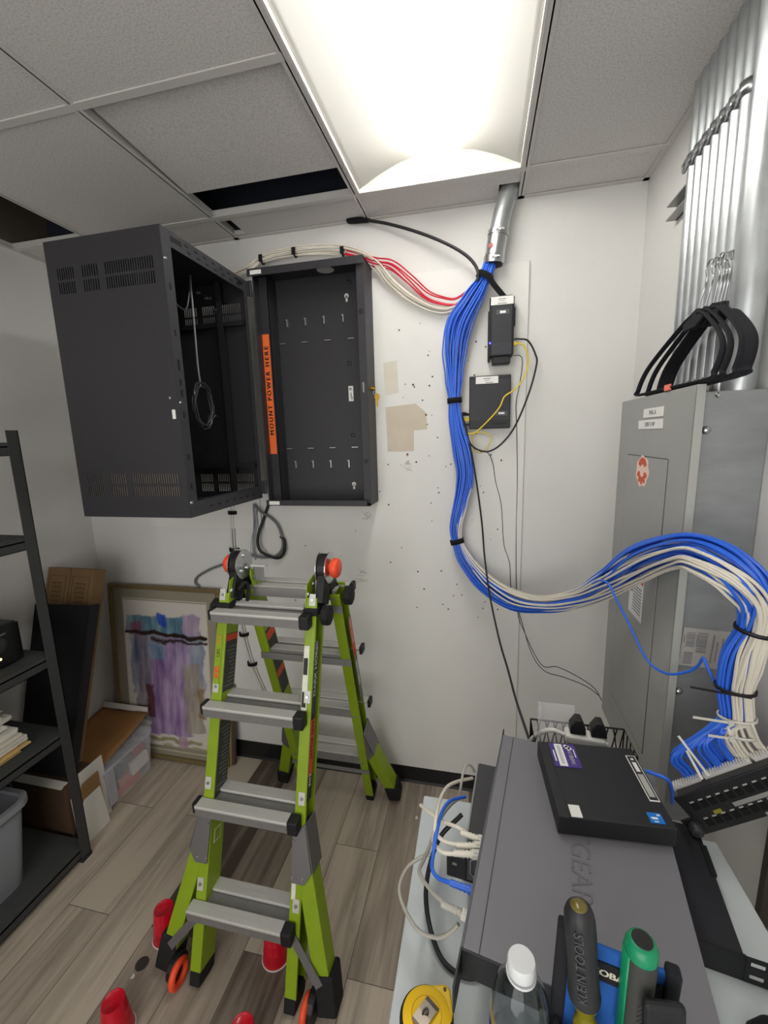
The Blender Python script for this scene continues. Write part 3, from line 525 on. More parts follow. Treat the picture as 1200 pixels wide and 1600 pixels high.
# ================================================================= LADDER
lad = thing('folding_ladder', (-.86, -.53, 0), 'lime green multi-position ladder opened as an A-frame with silver treads', 'ladder')
cap_m = mat('tread_cap', '#17171a', .55); plate_m = mat('flare_plate', '#7b7a7b', .45, metal=.6)
lab_m = mat('dark_label', '#3a3b3b', .6); lor_m = mat('label_orange', '#d94f2b', .6)
def fy(z, front): return (-.945 + .30 * z) if front else (-.115 - .30 * z)   # y of a section's mid-plane at height z
def P3(x, z, front, dn=0.):                                                     # dn: offset along the outward normal
    s = -1 if front else 1; nrm = V((0, s, .30 * 1)).normalized() if front else V((0, 1, .30)).normalized()
    return V((x, fy(z, front), z)) + nrm * dn
SLOPE = {True: V((0, .30, 1)).normalized(), False: V((0, -.30, 1)).normalized()}
NRM = {True: V((0, -1, .30)).normalized(), False: V((0, 1, .30)).normalized()}
for front in (True, False):
    up, nr = SLOPE[front], NRM[front]
    for sgn in (-1, 1):
        xc = -1.035 if sgn < 0 else -.70
        if not front: xc = -1.00 if sgn < 0 else -.655
        # C-channel rail: web on the inside, two flanges pointing outwards, plus a groove line
        rl = M(axes(P3(xc, 0, front), (1, 0, 0), up) )
        zt = 1.275
        wi = -sgn * .016
        rl.box((wi - .0025, .045, -.04), (wi + .0025, zt, .04))
        for zz in (-.038, .038): rl.box((-.018, .045, zz - .0022), (.018, zt, zz + .0022))
        rl.box((sgn * .018 - .002, .045, .03), (sgn * .018 + .002, zt, .04)); rl.box((sgn * .018 - .002, .045, -.04), (sgn * .018 + .002, zt, -.03))
        rail = rl.build('rail', lime_m, lad, bevel=.002)
        M(axes(P3(xc, 0, front), (1, 0, 0), up)).box((-.019, .004, -.041), (.019, .05, .041)).build('rail_foot', rubber_m, lad, bevel=.003)
        # labels on rail
        if front and sgn < 0:
            lb = M(axes(P3(xc, 0, front), (1, 0, 0), up)); lb.box((.0187, .93, -.034), (.0194, 1.13, .034)); lb.build('caution_label', lab_m, lad); lb = M(axes(P3(xc, 0, front), (1, 0, 0), up)); lb.box((.0187, .58, -.034), (.0194, .86, .034)); lb.build('caution_label', lab_m, lad)
            lb = M(axes(P3(xc, 0, front), (1, 0, 0), up)); lb.box((.0195, 1.105, -.034), (.0199, 1.128, .034)); lb.build('label_band', lor_m, lad); lb = M(axes(P3(xc, 0, front), (1, 0, 0), up)); lb.box((.0195, .835, -.034), (.0199, .858, .034)); lb.build('label_band', lor_m, lad)
            pr = M(axes(P3(xc, 0, front), (1, 0, 0), up)); rnd = random.Random(2)
            for z in [.60 + .0135 * k for k in range(16)] + [.945 + .0135 * k for k in range(11)]: pr.box((.0195, z, -.028), (.0198, z + .005, -.028 + rnd.uniform(.025, .055)))
            pr.build('label_print', mat('label_grey', '#6a6b6a', .7), lad)
            pr = M(axes(P3(xc, 0, front), (1, 0, 0), up)); pr.box((.0187, .43, -.02), (.0192, .475, .02)); pr.build('label_outline', mat('label_pale', '#cfd3b8', .6), lad)
            pr = M(axes(P3(xc, 0, front), (1, 0, 0), up)); pr.box((.0192, .435, -.015), (.0197, .47, .015)); pr.build('label_centre', lime_m, lad)
            tl = sticker('rating_sticker', P3(xc - .004, 1.0, front, .0415), up, (-1, 0, 0), .17, .022, lime_m, lad)
            text('300', .03, axes(P3(xc - .004, .955, front, .0422), up, (-1, 0, 0)), orange_m, tl, bold=.0012)
            text('LBS', .018, axes(P3(xc - .004, 1.02, front, .0422), up, (-1, 0, 0)), dblack_m, tl)
            text('M13', .016, axes(P3(xc - .004, 1.065, front, .0422), up, (-1, 0, 0)), orange_m, tl)
            ws_ = M(axes(P3(xc, 0, front), (1, 0, 0), up)); ws_.box((-.013, .475, .0405), (.003, .53, .0412)); ws_.build('white_sticker', white_m, lad)
        if front and sgn > 0:
            lb = M(axes(P3(xc, 0, front), (1, 0, 0), up)); lb.box((-.016, .905, .0405), (.003, 1.115, .0412)); lb.build('worn_sticker', mat('worn_white', '#dedfd2', .6, noise=.12, nscale=60), lad)
            for a, b2 in ((1.02, 1.075), (.915, .965)): pr = M(axes(P3(xc, 0, front), (1, 0, 0), up)); pr.box((-.015, a, .0413), (.0, b2, .0416)); pr.build('sticker_print', ink_m, lad)
            lb = M(axes(P3(xc, 0, front), (1, 0, 0), up)); lb.box((.0205, .62, .002), (.0212, 1.13, .039)); stp = lb.build('brand_strip', mat('strip_dark', '#2b2c2d', .55), lad)
            lb = M(axes(P3(xc, 0, front), (1, 0, 0), up)); lb.box((.0213, .70, .004), (.0216, .875, .037)); lb.build('brand_band', lor_m, stp)
            ta = lambda z: axes(P3(xc + .0217, z, front, .0205), up, nr)
            text('DARK HORSE', .030, ta(.995), white_m, stp, bold=.0008); text('LITTLE GIANT', .023, ta(.787), dblack_m, stp, bold=.0006); text('M13', .022, ta(.655), white_m, stp)
            q = M(axes(P3(xc, 0, front), (1, 0, 0), up)); q.box((-.014, .33, .0405), (.0, .44, .0412)); q.build('small_sticker', mat('worn_white', '#dedfd2'), lad)
        if not front:
            lb = M(axes(P3(xc, 0, front), (1, 0, 0), up)); d = sgn * .0195
            if sgn < 0: lb.box((.0187, .70, -.032), (.0194, 1.06, .032)); lb.build('caution_label', lab_m, lad)
            else:
                lb.box((.0205, .66, -.037), (.0212, 1.12, -.004)); s2 = lb.build('brand_strip', mat('strip_grey', '#6d6e68', .6), lad)
                lb = M(axes(P3(xc, 0, front), (1, 0, 0), up)); lb.box((.0213, .92, -.036), (.0216, 1.11, -.006)); lb.build('brand_band', lor_m, s2)
                text('LITTLE GIANT', .022, axes(P3(xc + .0218, 1.015, front, .021), up, (0, -1, 0)), white_m, s2, bold=.0005); text('DARK HORSE', .022, axes(P3(xc + .0214, .79, front, .021), up, (0, -1, 0)), white_m, s2)
            if sgn < 0:
                lb = M(axes(P3(xc, 0, front), (1, 0, 0), up)); lb.box((.0195, 1.01, -.03), (.0199, 1.05, .03)); lb.build('label_band', lor_m, lad); lb = M(axes(P3(xc, 0, front), (1, 0, 0), up)); lb.box((.0195, .80, -.03), (.0199, .835, .03)); lb.build('label_band', lor_m, lad)
        # flared leg, its bend plate and brace
        zb = .45 if front else .40
        xo = xc + sgn * (.115 if front else .12)
        a = P3(xc + sgn * .012, zb, front, .006); b_ = P3(xo, .055, front, .006)
        leg = M().beam(a, b_, .052, .066, nr).build('flared_leg', lime_m, lad, bevel=.003)
        pm = M(); t = (b_ - a).normalized(); sd = V((1, 0, 0)); 
        c0 = P3(xc, zb + .085, front, .043); c1 = P3(xc, zb - .06, front, .047)
        for dn, th in ((.0435, .004), (-.038, .004)):
            pts = [P3(xc - sgn * .019, zb + .05, front, dn), P3(xc + sgn * .021, zb + .085, front, dn), P3(xc + sgn * .052, zb - .05, front, dn), P3(xc + sgn * .03, zb - .085, front, dn), P3(xc - sgn * .016, zb - .085, front, dn)]
            k = len(pts); pm.add(pts + [p + nr * th for p in pts], [tuple(range(k)), tuple(range(k, 2 * k))[::-1]] + [(i, (i + 1) % k, k + (i + 1) % k, k + i) for i in range(k)])
        pts = [P3(xc + sgn * .021, zb + .085, front, -.036), P3(xc + sgn * .021, zb + .085, front, .046), P3(xc + sgn * .054, zb - .05, front, .046), P3(xc + sgn * .054, zb - .05, front, -.036)]
        pm.add(pts + [p + V((sgn * .003, 0, 0)) for p in pts], [(0, 1, 2, 3), (4, 5, 6, 7), (0, 1, 5, 4), (1, 2, 6, 5), (2, 3, 7, 6), (3, 0, 4, 7)])
        pm.build('flare_plate', plate_m, lad, bevel=.001)
        for dx, dz in ((-.013, .035), (-.012, -.07), (.022, -.07)): sc_ = M(); sc_.lathe([(.0045, 0), (.003, .0025)], (0, 0, 0), 10, axes(P3(xc + sgn * dx, zb + dz, front, .0475), (1, 0, 0), up)); sc_.build('rivet', zinc_m, lad, smooth=SM)
        M().beam(P3(xc + sgn * .0, .215, front, .0445), P3(xo - sgn * .018, .105, front, .0465), .026, .004, nr).build('brace', plate_m, lad)
        # foot
        if front:
            wc = P3(xo, .045, front, .02); fm = M()
            fm.beam(P3(xo - sgn * .010, .13, front, .006), P3(xo + sgn * .008, .0225, front, .004), .064, .078, nr); fm.build('foot', rubber_m, lad, bevel=.008, seg=3)
            hs = M(); hs.cyl((xo - sgn * .052, wc.y - .012, .05), (xo - sgn * .028, wc.y - .012, .05), .042, n=24); hs.build('wheel_housing', blkp_m, lad, bevel=.004)
            wh = M(); wh.tube([(xo - sgn * .057, wc.y - .026 + .034 * math.cos(g * .3142), .0455 + .034 * math.sin(g * .3142)) for g in range(20)], .011, 10, closed=True); wh.build('wheel', orange_m, lad, smooth=SM)
        else:
            fm = M(); fm.beam(P3(xo - sgn * .012, .11, front, .004), P3(xo + sgn * .004, .0225, front, .004), .06, .076, nr); fm.build('foot', rubber_m, lad, bevel=.008, seg=3)
    # treads
    for k in range(4):
        z = .265 + .305 * k
        xl, xr = (-1.062, -.70) if front else (-1.025, -.632)
        if front:
            ca = P3(-.86, z, front, .062); cb = P3(-.86, z + .004, front, -.012)
            M().box((xl, ca.y - .025, z - .008), (xr, ca.y + .016, z + .003)).build('tread', alu_m, lad, bevel=.003)
            M().box((xl + .045, cb.y - .018, z - .006), (xr - .02, cb.y + .026, z + .005)).build('tread', alu_m, lad, bevel=.003)
            M().beam((xl + .001, ca.y - .020, z - .022), (xr - .001, ca.y - .020, z - .022), .006, .030, (0, 0, 1)).build('tread_skirt', alud_m, lad, bevel=.001)
            M().box((xl + .04, ca.y + .02, z - .03), (xr - .02, cb.y - .012, z - .008)).build('tread_web', alud_m, lad)
            if k:
                M().box((xl - .012, ca.y - .020, z - .032), (xl + .004, ca.y + .020, z + .006)).build('tread_cap', cap_m, lad, bevel=.004)
            M().box((xr - .028, ca.y - .027, z - .04), (xr + .008, ca.y + .014, z + .008)).build('tread_cap', cap_m, lad, bevel=.005)
            for xx in (xl + .022, xr + .004):
                q = M(); q.cbox((0, 0, 0), (.022, .04, .003), axes(P3(xx, z + .035, front, .0405), (1, 0, 0), up)); tbk = q.build('tread_bracket', alu_m, lad)
                q = M(); q.lathe([(.0065, 0), (.005, .004)], (0, 0, 0), 10, axes(P3(xx, z + .035, front, .0415), (1, 0, 0), up)); q.build('tread_bolt', zinc_m, tbk, smooth=SM)
        else:
            zz = z + .04; ca = P3(0, zz, front, .055); cb = P3(0, zz, front, .0); cc = P3(0, zz, front, -.047)
            M().box((xl, ca.y - .016, zz - .008), (xr + .012, ca.y + .022, zz + .003)).build('tread', alu_m, lad, bevel=.003)
            M().box((xl + .02, cb.y - .03, zz - .006), (xr - .02, cb.y + .016, zz + .004)).build('tread', alu_m, lad, bevel=.003)
            M().box((xl + .02, cb.y - .034, zz - .034), (xr - .02, cb.y - .030, zz + .002)).build('tread_skirt', alud_m, lad)
            M().box((xl, ca.y + .02, zz - .03), (xr + .012, ca.y + .024, zz + .002)).build('tread_skirt', alud_m, lad)
            M().box((xl - .014, ca.y - .016, zz - .028), (xl, ca.y + .028, zz + .007)).build('tread_cap', cap_m, lad, bevel=.004)
            M().box((xr + .012, ca.y - .016, zz - .028), (xr + .026, ca.y + .028, zz + .007)).build('tread_cap', cap_m, lad, bevel=.004)
    if not front:
        for z in (.905, 1.16): M().beam(P3(-1.02, z, front, -.045), P3(-.63, z, front, -.045), .005, .028, (0, 0, 1)).build('cross_strap', alud_m, lad)
        M().beam(P3(-1.02, .235, front, -.045), P3(-.63, .235, front, -.045), .004, .018, (0, 0, 1)).build('cross_strap', alud_m, lad)
        lb = sticker('rung_label', P3(-.79, 1.165, front, -.0485), (1, 0, 0), (0, 0, 1), .13, .022, white_m, lad)
        bars('label_band', P3(-.83, 1.165, front, -.0492), (1, 0, 0), (0, 0, 1), [(0, 0, .055, .022)], red_m, lad)
# hinges
for sgn in (-1, 1):
    xh = -1.018 if sgn < 0 else -.678
    hz, hy = 1.315, -.53
    for dx, nm, m in ((-.017, 'hinge_disc', zinc_m), (.017, 'hinge_disc', zinc_m), (0, 'hinge_core', blkp_m)):
        M().cyl((xh + dx - (.0016 if m is zinc_m else .013), hy, hz), (xh + dx + (.0016 if m is zinc_m else .013), hy, hz), .056 if m is zinc_m else .05, n=32).build(nm, m, lad)
    for front in (True, False):
        up, nr = SLOPE[front], NRM[front]; xr_ = (-1.035 if sgn < 0 else -.70) if front else (-1.00 if sgn < 0 else -.655)
        q = M(); p0 = P3(xh, 1.20, front, 0); q.beam(p0, V((xh, hy, hz)), .03, .07, nr); q.build('hinge_arm', blkp_m, lad, bevel=.003)
        g = M(axes(P3(xr_ - sgn * .0195, 1.235, front, 0), up, nr)); g.prism([(-.07, -.03), (.045, -.03), (.065, -.015), (.03, .045), (-.07, .045)], .003, None); g.build('gusset', lime_m, lad)
        for a_, b2 in ((-.05, -.005), (-.005, .03), (.03, -.01)):
            q = M(); q.lathe([(.0085, -.004), (.0085, .005), (.005, .008)], (0, 0, 0), 12, axes(P3(xr_ - sgn * .0195, 1.235, front, 0) + up * a_ + nr * b2, up, nr)); q.build('gusset_bolt', zinc_m, lad, smooth=SM)
        if front: M().box((xr_ - .026, fy(1.19, True) - .05, 1.175), (xr_ + .026, fy(1.19, True) + .04, 1.20)).build('rail_collar', rubber_m, lad, bevel=.003)
        # locking knob on the outside of the section
        z = 1.165 if front else 1.20
        kn = M(); kx = xr_ + sgn * .024; kp = P3(kx, z, front, .005 if front else -.01)
        kn.lathe([(.012, 0), (.012, .006), (.036, .008), (.038, .03), (.030, .036), (.0, .037)], (0, 0, 0), 8, axes(kp, (0, 1, 0), (0, 0, sgn)))
        kn.build('lock_knob', rubber_m, lad, bevel=.004)
    q = M(); q.lathe([(.018, 0), (.018, .010), (.032, .012), (.035, .018), (.035, .032), (.03, .038), (0, .039)], (0, 0, 0), 20, axes((xh + sgn * .014, hy, hz), (0, 1, 0), (0, 0, sgn)))
    q.build('release_knob', orange_m, lad, smooth=SM)
    for a_, b2 in ((.0, .032), (.018, -.02), (-.02, -.022)): q = M(); q.cyl((xh - sgn * .017, hy + a_, hz + b2), (xh - sgn * .024, hy + a_, hz + b2), .007, n=12); q.build('hinge_pin', zinc_m, lad)
M().tube([(-1.0, -.585, 1.235), (-.985, -.56, 1.255), (-.978, -.55, 1.23), (-.98, -.56, 1.19), (-.985, -.575, 1.16)], .011, 8, smooth=5, flat=.5).build('hook_strap', rubber_m, lad, smooth=SM)
M().box((-.985, -.50, 1.24), (-.94, -.495, 1.30)).build('spreader_plate', alud_m, lad, bevel=.002)
M().box((-.985, -.515, 1.30), (-.925, -.485, 1.308)).build('spreader_lip', alu_m, lad, bevel=.002)
# ================================================================= LEFT CORNER
# --- steel shelving
shelf = thing('shelving_unit', (-2.02, -1.3, 0), 'black steel shelving unit along the left wall', 'shelving')
steel_m = mat('shelf_steel', '#38393a', .5, bump=.06, bscale=500); board2_m = mat('shelf_board', '#3b3d3d', .7, noise=.06, nscale=30)
px_, py_ = -1.79, -.66; SX0, SX1, SY0, SY1 = -2.235, px_, -2.0, py_
for x, y in ((SX1, SY1), (SX0, SY1), (SX1, SY0), (SX0, SY0)):
    q = M(); sx = -1 if x == SX1 else 1; sy = -1 if y == SY1 else 1
    q.box((x, y, .0), (x + sx * .003, y + sy * .042, 1.83)); q.box((x, y, .0), (x + sx * .042, y + sy * .003, 1.83)); q.build('post', steel_m, shelf)
    M().box((x + .002 * -sx, y + .002 * -sy, 0), (x + sx * .044, y + sy * .044, .02)).build('post_foot', mat('post_foot', '#23232b', .7), shelf)
for z in (1.775, 1.425, .945, .605, .06):
    q = M()
    for x in (SX1, SX0):
        s = -1 if x == SX1 else 1; q.box((x + s * .003, SY0 + .003, z - .036), (x + s * .006, SY1 - .003, z - .002)); q.box((x + s * .003, SY0, z - .006), (x + s * .02, SY1, z - .002)); q.box((x + s * .003, SY0, z - .036), (x + s * .012, SY1, z - .033))
    for y in (SY1, SY0):
        s = -1 if y == SY1 else 1; q.box((SX0 + .003, y + s * .003, z - .036), (SX1 - .003, y + s * .006, z - .002))
    q.build('shelf_beam', steel_m, shelf)
    if z < 1.7: M().box((SX0 + .006, SY0 + .006, z - .002), (SX1 - .006, SY1 - .006, z + .012)).build('shelf_board', board2_m, shelf, bevel=.001)
    else: M().box((SX0 + .006, SY0 + .006, z - .002), (SX1 - .006, SY1 - .006, z + .012)).build('shelf_board', board2_m, shelf, bevel=.001)
# --- audio receiver
rc = thing('stereo_receiver', (-2.04, -.96, .957), 'black stereo receiver with glowing front buttons on the middle shelf', 'stereo receiver')
rxf, ry0, ry1, rz0, rz1 = -1.862, -1.155, -.728, .969, 1.118
M().box((rxf - .32, ry0, rz0), (rxf - .012, ry1, rz1)).build('case', mat('receiver_case', '#1d1e20', .4), rc, bevel=.003)
M().box((rxf - .012, ry0 - .002, rz0 - .002), (rxf, ry1 + .002, rz1 - .004)).build('front_panel', mat('receiver_front', '#121315', .3), rc, bevel=.003)
q = M(); q.lathe([(.03, 0), (.029, .016), (.024, .019), (0, .019)], (0, 0, 0), 28, axes((rxf, ry1 - .085, rz0 + .085), (0, 1, 0), (0, 0, 1))); q.build('volume_knob', mat('knob_black', '#2b2c2f', .35), rc, smooth=SM)
led_m = mat('led', '#ffd890', .4, emit='#ffcf7a', estr=2.5)
for k in range(4): q = M(); q.lathe([(.0045, 0), (.0045, .002)], (0, 0, 0), 12, axes((rxf, ry1 - .08 - .022 * k, rz0 + .03), (0, 1, 0), (0, 0, 1))); q.build('indicator_light', led_m, rc)
q = M()
for k in range(5): q.cbox((rxf + .001, ry1 - .06 - .03 * k, rz1 - .03), (.003, .022, .006))
q.build('button', mat('receiver_button', '#5b5f66', .4), rc)
for dy in (.03, .38): M().box((rxf - .29, ry0 + dy, .957), (rxf - .05, ry0 + dy + .03, .969)).build('foot', rubber_m, rc)
# --- stack of folders
fold_cols = ['#c9a86a', '#d8b778', '#e3c68c', '#cfc9bc', '#d9d5ca', '#b9b6ae', '#dedad0', '#cac5b8', '#d5d1c7', '#bdb8ad', '#d7cfbd', '#4a463a']
names = ['bottom manila', 'second lowest manila', 'third lowest cream', 'thick white middle', 'white', 'greyish', 'off-white', 'upper off-white', 'upper white', 'upper greyish', 'next-to-top cream', 'topmost dark green']
z = .618; rnd = random.Random(4)
th = [.012, .011, .012, .035, .02, .016, .014, .02, .012, .014, .012, .006]
for i, c in enumerate(fold_cols):
    q = M(); dx = rnd.uniform(-.03, .0) - i * .006; dy = rnd.uniform(-.02, .02) - i * .004; n = 3
    for k in range(n):
        a = th[i] / n; e = rnd.uniform(-.008, .008)
        q.box((-2.15 + dx, -1.12 + dy, z + a * k), (-1.825 + dx + e, -.79 + dy + e, z + a * (k + .8)))
    fm = mat('folder_' + c[1:], c, .75, noise=.05, nscale=50)
    tag(q.build('paper_folder', fm), names[i] + ' folder in the pile of papers on the shelf below the receiver', 'folder', 'pile of folders on the lower shelf')
    z += th[i] + .0006
# --- grey tote on the bottom shelf
bn = thing('storage_bin', (-2.03, -1.09, .072), 'open grey plastic bin on the bottom shelf', 'bin')
bin_m = mat('grey_bin', '#77797e', .5, noise=.03, nscale=8)
def rrect(x0, y0, x1, y1, r, n=5):
    o = []
    for cx, cy, a in ((x1 - r, y1 - r, 0), (x0 + r, y1 - r, 90), (x0 + r, y0 + r, 180), (x1 - r, y0 + r, 270)):
        for i in range(n + 1): g = math.radians(a + 90 * i / n); o.append((cx + r * math.cos(g), cy + r * math.sin(g)))
    return o
def loft(q, rings, cap0=True, cap1=False):
    n = len(rings[0][0]); vs = [(x, y, z) for ring, z in rings for x, y in ring]
    fs = [(i * n + j, i * n + (j + 1) % n, (i + 1) * n + (j + 1) % n, (i + 1) * n + j) for i in range(len(rings) - 1) for j in range(n)]
    if cap0: fs.append(tuple(range(n))[::-1])
    if cap1: fs.append(tuple((len(rings) - 1) * n + j for j in range(n)))
    return q.add(vs, fs)
q = M(); loft(q, [(rrect(-2.16, -1.33, -1.89, -.845, .04), .074), (rrect(-2.185, -1.36, -1.865, -.81, .045), .41)]); q.build('tub', bin_m, bn, smooth=SM, solid=.004)
q = M(); a = rrect(-2.2, -1.375, -1.848, -.793, .055); b2 = rrect(-2.183, -1.358, -1.867, -.812, .045); n = len(a)
vs = [(x, y, z) for z in (.40, .425) for x, y in a] + [(x, y, z) for z in (.40, .425) for x, y in b2]
fs = []
for j in range(n):
    k = (j + 1) % n; fs += [(j, k, n + k, n + j), (2 * n + k, 2 * n + j, 3 * n + j, 3 * n + k), (n + j, n + k, 3 * n + k, 3 * n + j), (k, j, 2 * n + j, 2 * n + k)]
q.add(vs, fs); q.build('rim', mat('grey_bin_rim', '#8d8f94', .45), bn, smooth=SM)
# --- cardboard box behind shelf
cb = thing('cardboard_box', (-2.03, -.57, 0), 'dark open cardboard box standing behind the shelving, below the papers', 'box')
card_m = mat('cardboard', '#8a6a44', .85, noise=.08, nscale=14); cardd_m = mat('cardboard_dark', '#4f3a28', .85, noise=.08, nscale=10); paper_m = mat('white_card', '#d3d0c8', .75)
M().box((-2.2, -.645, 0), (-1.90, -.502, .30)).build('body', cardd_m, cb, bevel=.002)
q = M(); q.add([(-2.19, -.656, .296), (-1.905, -.656, .296), (-1.905, -.622, .3035), (-2.19, -.622, .3035)], [(0, 1, 2, 3)]); q.build('flap', paper_m, cb, solid=.004)
for i, (lab, x, dx, h, y0, y1, mm) in enumerate([('white card sheet leaning at the shelving post, nearest the box', -1.885, -.01, .31, -.632, -.46, paper_m),
        ('brown card sheet leaning between white sheets at the shelving post', -1.868, -.014, .26, -.63, -.50, card_m),
        ('short white card sheet with a bent corner beside the clear tub', -1.85, -.03, .20, -.625, -.505, paper_m)]):
    q = M(); q.add([(x, y0, 0), (x, y1, 0), (x + dx, y1, h), (x + dx, y0 + .05, h), (x + dx * .7, y0, h * .72)], [(0, 1, 2, 3, 4)])
    tag(q.build('card_sheet', mm, solid=.004), lab, 'card sheet', 'card sheets leaning behind the shelving')
# --- black panel leaning
q = M(); q.add([(-2.21, -.598, .304), (-1.914, -.598, .304), (-1.838, -.43, 1.055), (-2.165, -.43, 1.045)], [(0, 1, 2, 3)])
bp_ = thing('black_board', (-2.0, -.598, .304), 'tall matte black board leaning between the shelving and the brown cartons', 'board')
q.build('panel_face', mat('matte_black', '#0d0c10', .9), bp_, solid=.014)
q = M(); q.beam((-1.911, -.594, .308), (-1.835, -.424, 1.06), .012, .04, (0, 1, 0)); q.build('panel_edge', mat('panel_edge', '#18161a', .7), bp_)
# --- long brown cartons
car_m = mat('long_carton', '#7d6343', .85, noise=.05, nscale=12); carline_m = mat('carton_print', '#57442e', .9)
for i, (xa, xb, lab) in enumerate([(-2.17, -2.035, 'tall slim brown carton in the corner, left of the pair'), (-2.03, -1.895, 'tall slim brown carton in the corner, right of the pair next to the painting')]):
    tt = thing('long_carton', ((xa + xb) / 2, -.5, .307), lab, 'carton', 'tall cartons in the corner')
    tilt = -.21; ln = .895
    tf = axes((xa - .055, -.507, .307), (1, 0, .0), (.062, .27, .845))
    q = M(tf); q.box((0, 0, -.0), (xb - xa, ln, .07)); q.build('body', car_m, tt, bevel=.003)
    q = M(tf); W = xb - xa
    for k in range(9): q.box((.038, ln - .075 - k * .011, .0705), (W - .038, ln - .070 - k * .011 - (.003 if k % 2 else 0), .0712))
    for y in (ln - .04, ln - .215): q.box((.015, y, .0705), (W - .015, y + .002, .0711))
    for x in (.017, W - .019): q.box((x, ln - .213, .0705), (x + .002, ln - .04, .0711))
    q.box((0, ln - .26, .0705), (W, ln - .257, .0711)); q.box((0, ln - .36, .0705), (W, ln - .357, .0711)); q.build('carton_print', carline_m, tt)
# --- framed painting
def art_material():
    m = bpy.data.materials.new('watercolour'); m.use_nodes = True; N = m.node_tree.nodes; K = m.node_tree.links; b = N['Principled BSDF']
    b.inputs['Roughness'].default_value = .3
    tc = N.new('ShaderNodeTexCoord'); nz = N.new('ShaderNodeTexNoise'); nz.inputs['Scale'].default_value = 9; nz.inputs['Detail'].default_value = 6; K.new(tc.outputs['Object'], nz.inputs['Vector'])
    dv = N.new('ShaderNodeVectorMath'); dv.operation = 'MULTIPLY_ADD'; sb = N.new('ShaderNodeVectorMath'); sb.operation = 'SUBTRACT'; sb.inputs[1].default_value = (.5, .5, .5); K.new(nz.outputs['Color'], sb.inputs[0])
    K.new(sb.outputs[0], dv.inputs[0]); dv.inputs[1].default_value = (.09, .0, .09); K.new(tc.outputs['Object'], dv.inputs[2])
    sp = N.new('ShaderNodeSeparateXYZ'); K.new(dv.outputs[0], sp.inputs[0])
    st = N.new('ShaderNodeMapping'); st.inputs['Scale'].default_value = (24, 1, 5); K.new(tc.outputs['Object'], st.inputs[0])
    n2 = N.new('ShaderNodeTexNoise'); n2.inputs['Scale'].default_value = 1; n2.inputs['Detail'].default_value = 7; K.new(st.outputs[0], n2.inputs['Vector'])
    cur = None
    def math2(op, a, bb):
        n = N.new('ShaderNodeMath'); n.operation = op
        for i, v in enumerate((a, bb)):
            if v is None: continue
            if isinstance(v, (int, float)): n.inputs[i].default_value = v
            else: K.new(v, n.inputs[i])
        return n.outputs[0]
    base = L('#cfcac2')
    for cx, cz, hx, hz, c1, c2, op in [
        (0, .09, .235, .19, '#6f7f98', '#a7a9b4', .9), (-.03, .30, .22, .05, '#3c6a80', '#7fa0ae', .95), (-.02, .33, .03, .03, '#1d3fae', '#2f55b5', .9), (-.19, .27, .035, .045, '#7a4256', '#93627a', .9),
        (.17, .31, .05, .05, '#a184a4', '#b9a4ba', .9), (-.05, .14, .17, .06, '#4f6c8e', '#8a9db4', .9), (-.03, -.12, .10, .22, '#6d4f86', '#a78bb5', .95), (.06, -.05, .08, .28, '#7d5d90', '#b49dbd', .85), (-.155, -.02, .05, .25, '#5e5568', '#8d8290', .8),
        (.16, -.1, .055, .2, '#8a8074', '#aca294', .85), (-.12, -.14, .03, .10, '#4a2028', '#63323c', .9), (.21, -.12, .018, .09, '#7a6648', '#8e7a58', .9),
        (-.02, -.37, .22, .012, '#8a8158', '#9c946c', .95), (.10, -.42, .16, .018, '#8f8258', '#a3986e', .9), (.07, -.40, .03, .07, '#9a7590', '#b191a6', .8),
        (.0, .245, .27, .013, '#231b1a', '#3a2a26', 1.), (.1, .215, .19, .008, '#2b2321', '#40322c', 1.)]:
        dx = math2('SUBTRACT', math2('ABSOLUTE', math2('SUBTRACT', sp.outputs[0], cx), None), hx); dz = math2('SUBTRACT', math2('ABSOLUTE', math2('SUBTRACT', sp.outputs[2], cz), None), hz)
        d = math2('MAXIMUM', dx, dz); r = N.new('ShaderNodeMapRange'); r.inputs[1].default_value = .006; r.inputs[2].default_value = -.006; r.inputs[3].default_value = 0; r.inputs[4].default_value = op; K.new(d, r.inputs[0])
        cm = N.new('ShaderNodeMix'); cm.data_type = 'RGBA'; cm.inputs[6].default_value = L(c1); cm.inputs[7].default_value = L(c2)
        rr = N.new('ShaderNodeMapRange'); rr.inputs[1].default_value = .35; rr.inputs[2].default_value = .65; K.new(n2.outputs[0], rr.inputs[0]); K.new(rr.outputs[0], cm.inputs['Factor'])
        mx = N.new('ShaderNodeMix'); mx.data_type = 'RGBA'; K.new(r.outputs[0], mx.inputs['Factor'])
        if cur is None: mx.inputs[6].default_value = base
        else: K.new(cur, mx.inputs[6])
        K.new(cm.outputs[2], mx.inputs[7]); cur = mx.outputs[2]
    K.new(cur, b.inputs['Base Color']); return m
PW, PH = .70, 1.005
tfp = axes((-1.82, -.105, .004), (1, 0, 0), (0, .078, 1))           # local x across, y up the picture, z towards the room
fp = thing('framed_painting', (-1.82, -.07, 0), 'large framed abstract watercolour in purple and blue leaning on the back wall', 'painting')
fr_m = mat('frame_gold', '#7c6c4a', .45, metal=.25, noise=.08, nscale=20)
q = M(tfp); fw = .022
q.box((-PW / 2, 0, -.012), (PW / 2, fw, .018)); q.box((-PW / 2, PH - fw, -.012), (PW / 2, PH, .018)); q.box((-PW / 2, fw, -.012), (-PW / 2 + fw, PH - fw, .018)); q.box((PW / 2 - fw, fw, -.012), (PW / 2, PH - fw, .018))
q.build('picture_frame', fr_m, fp, bevel=.004)
M(tfp).box((-PW / 2 + fw, fw, -.006), (PW / 2 - fw, PH - fw, .003)).build('mat_board', mat('mat_linen', '#8f8a78', .55, noise=.03, nscale=80), fp)
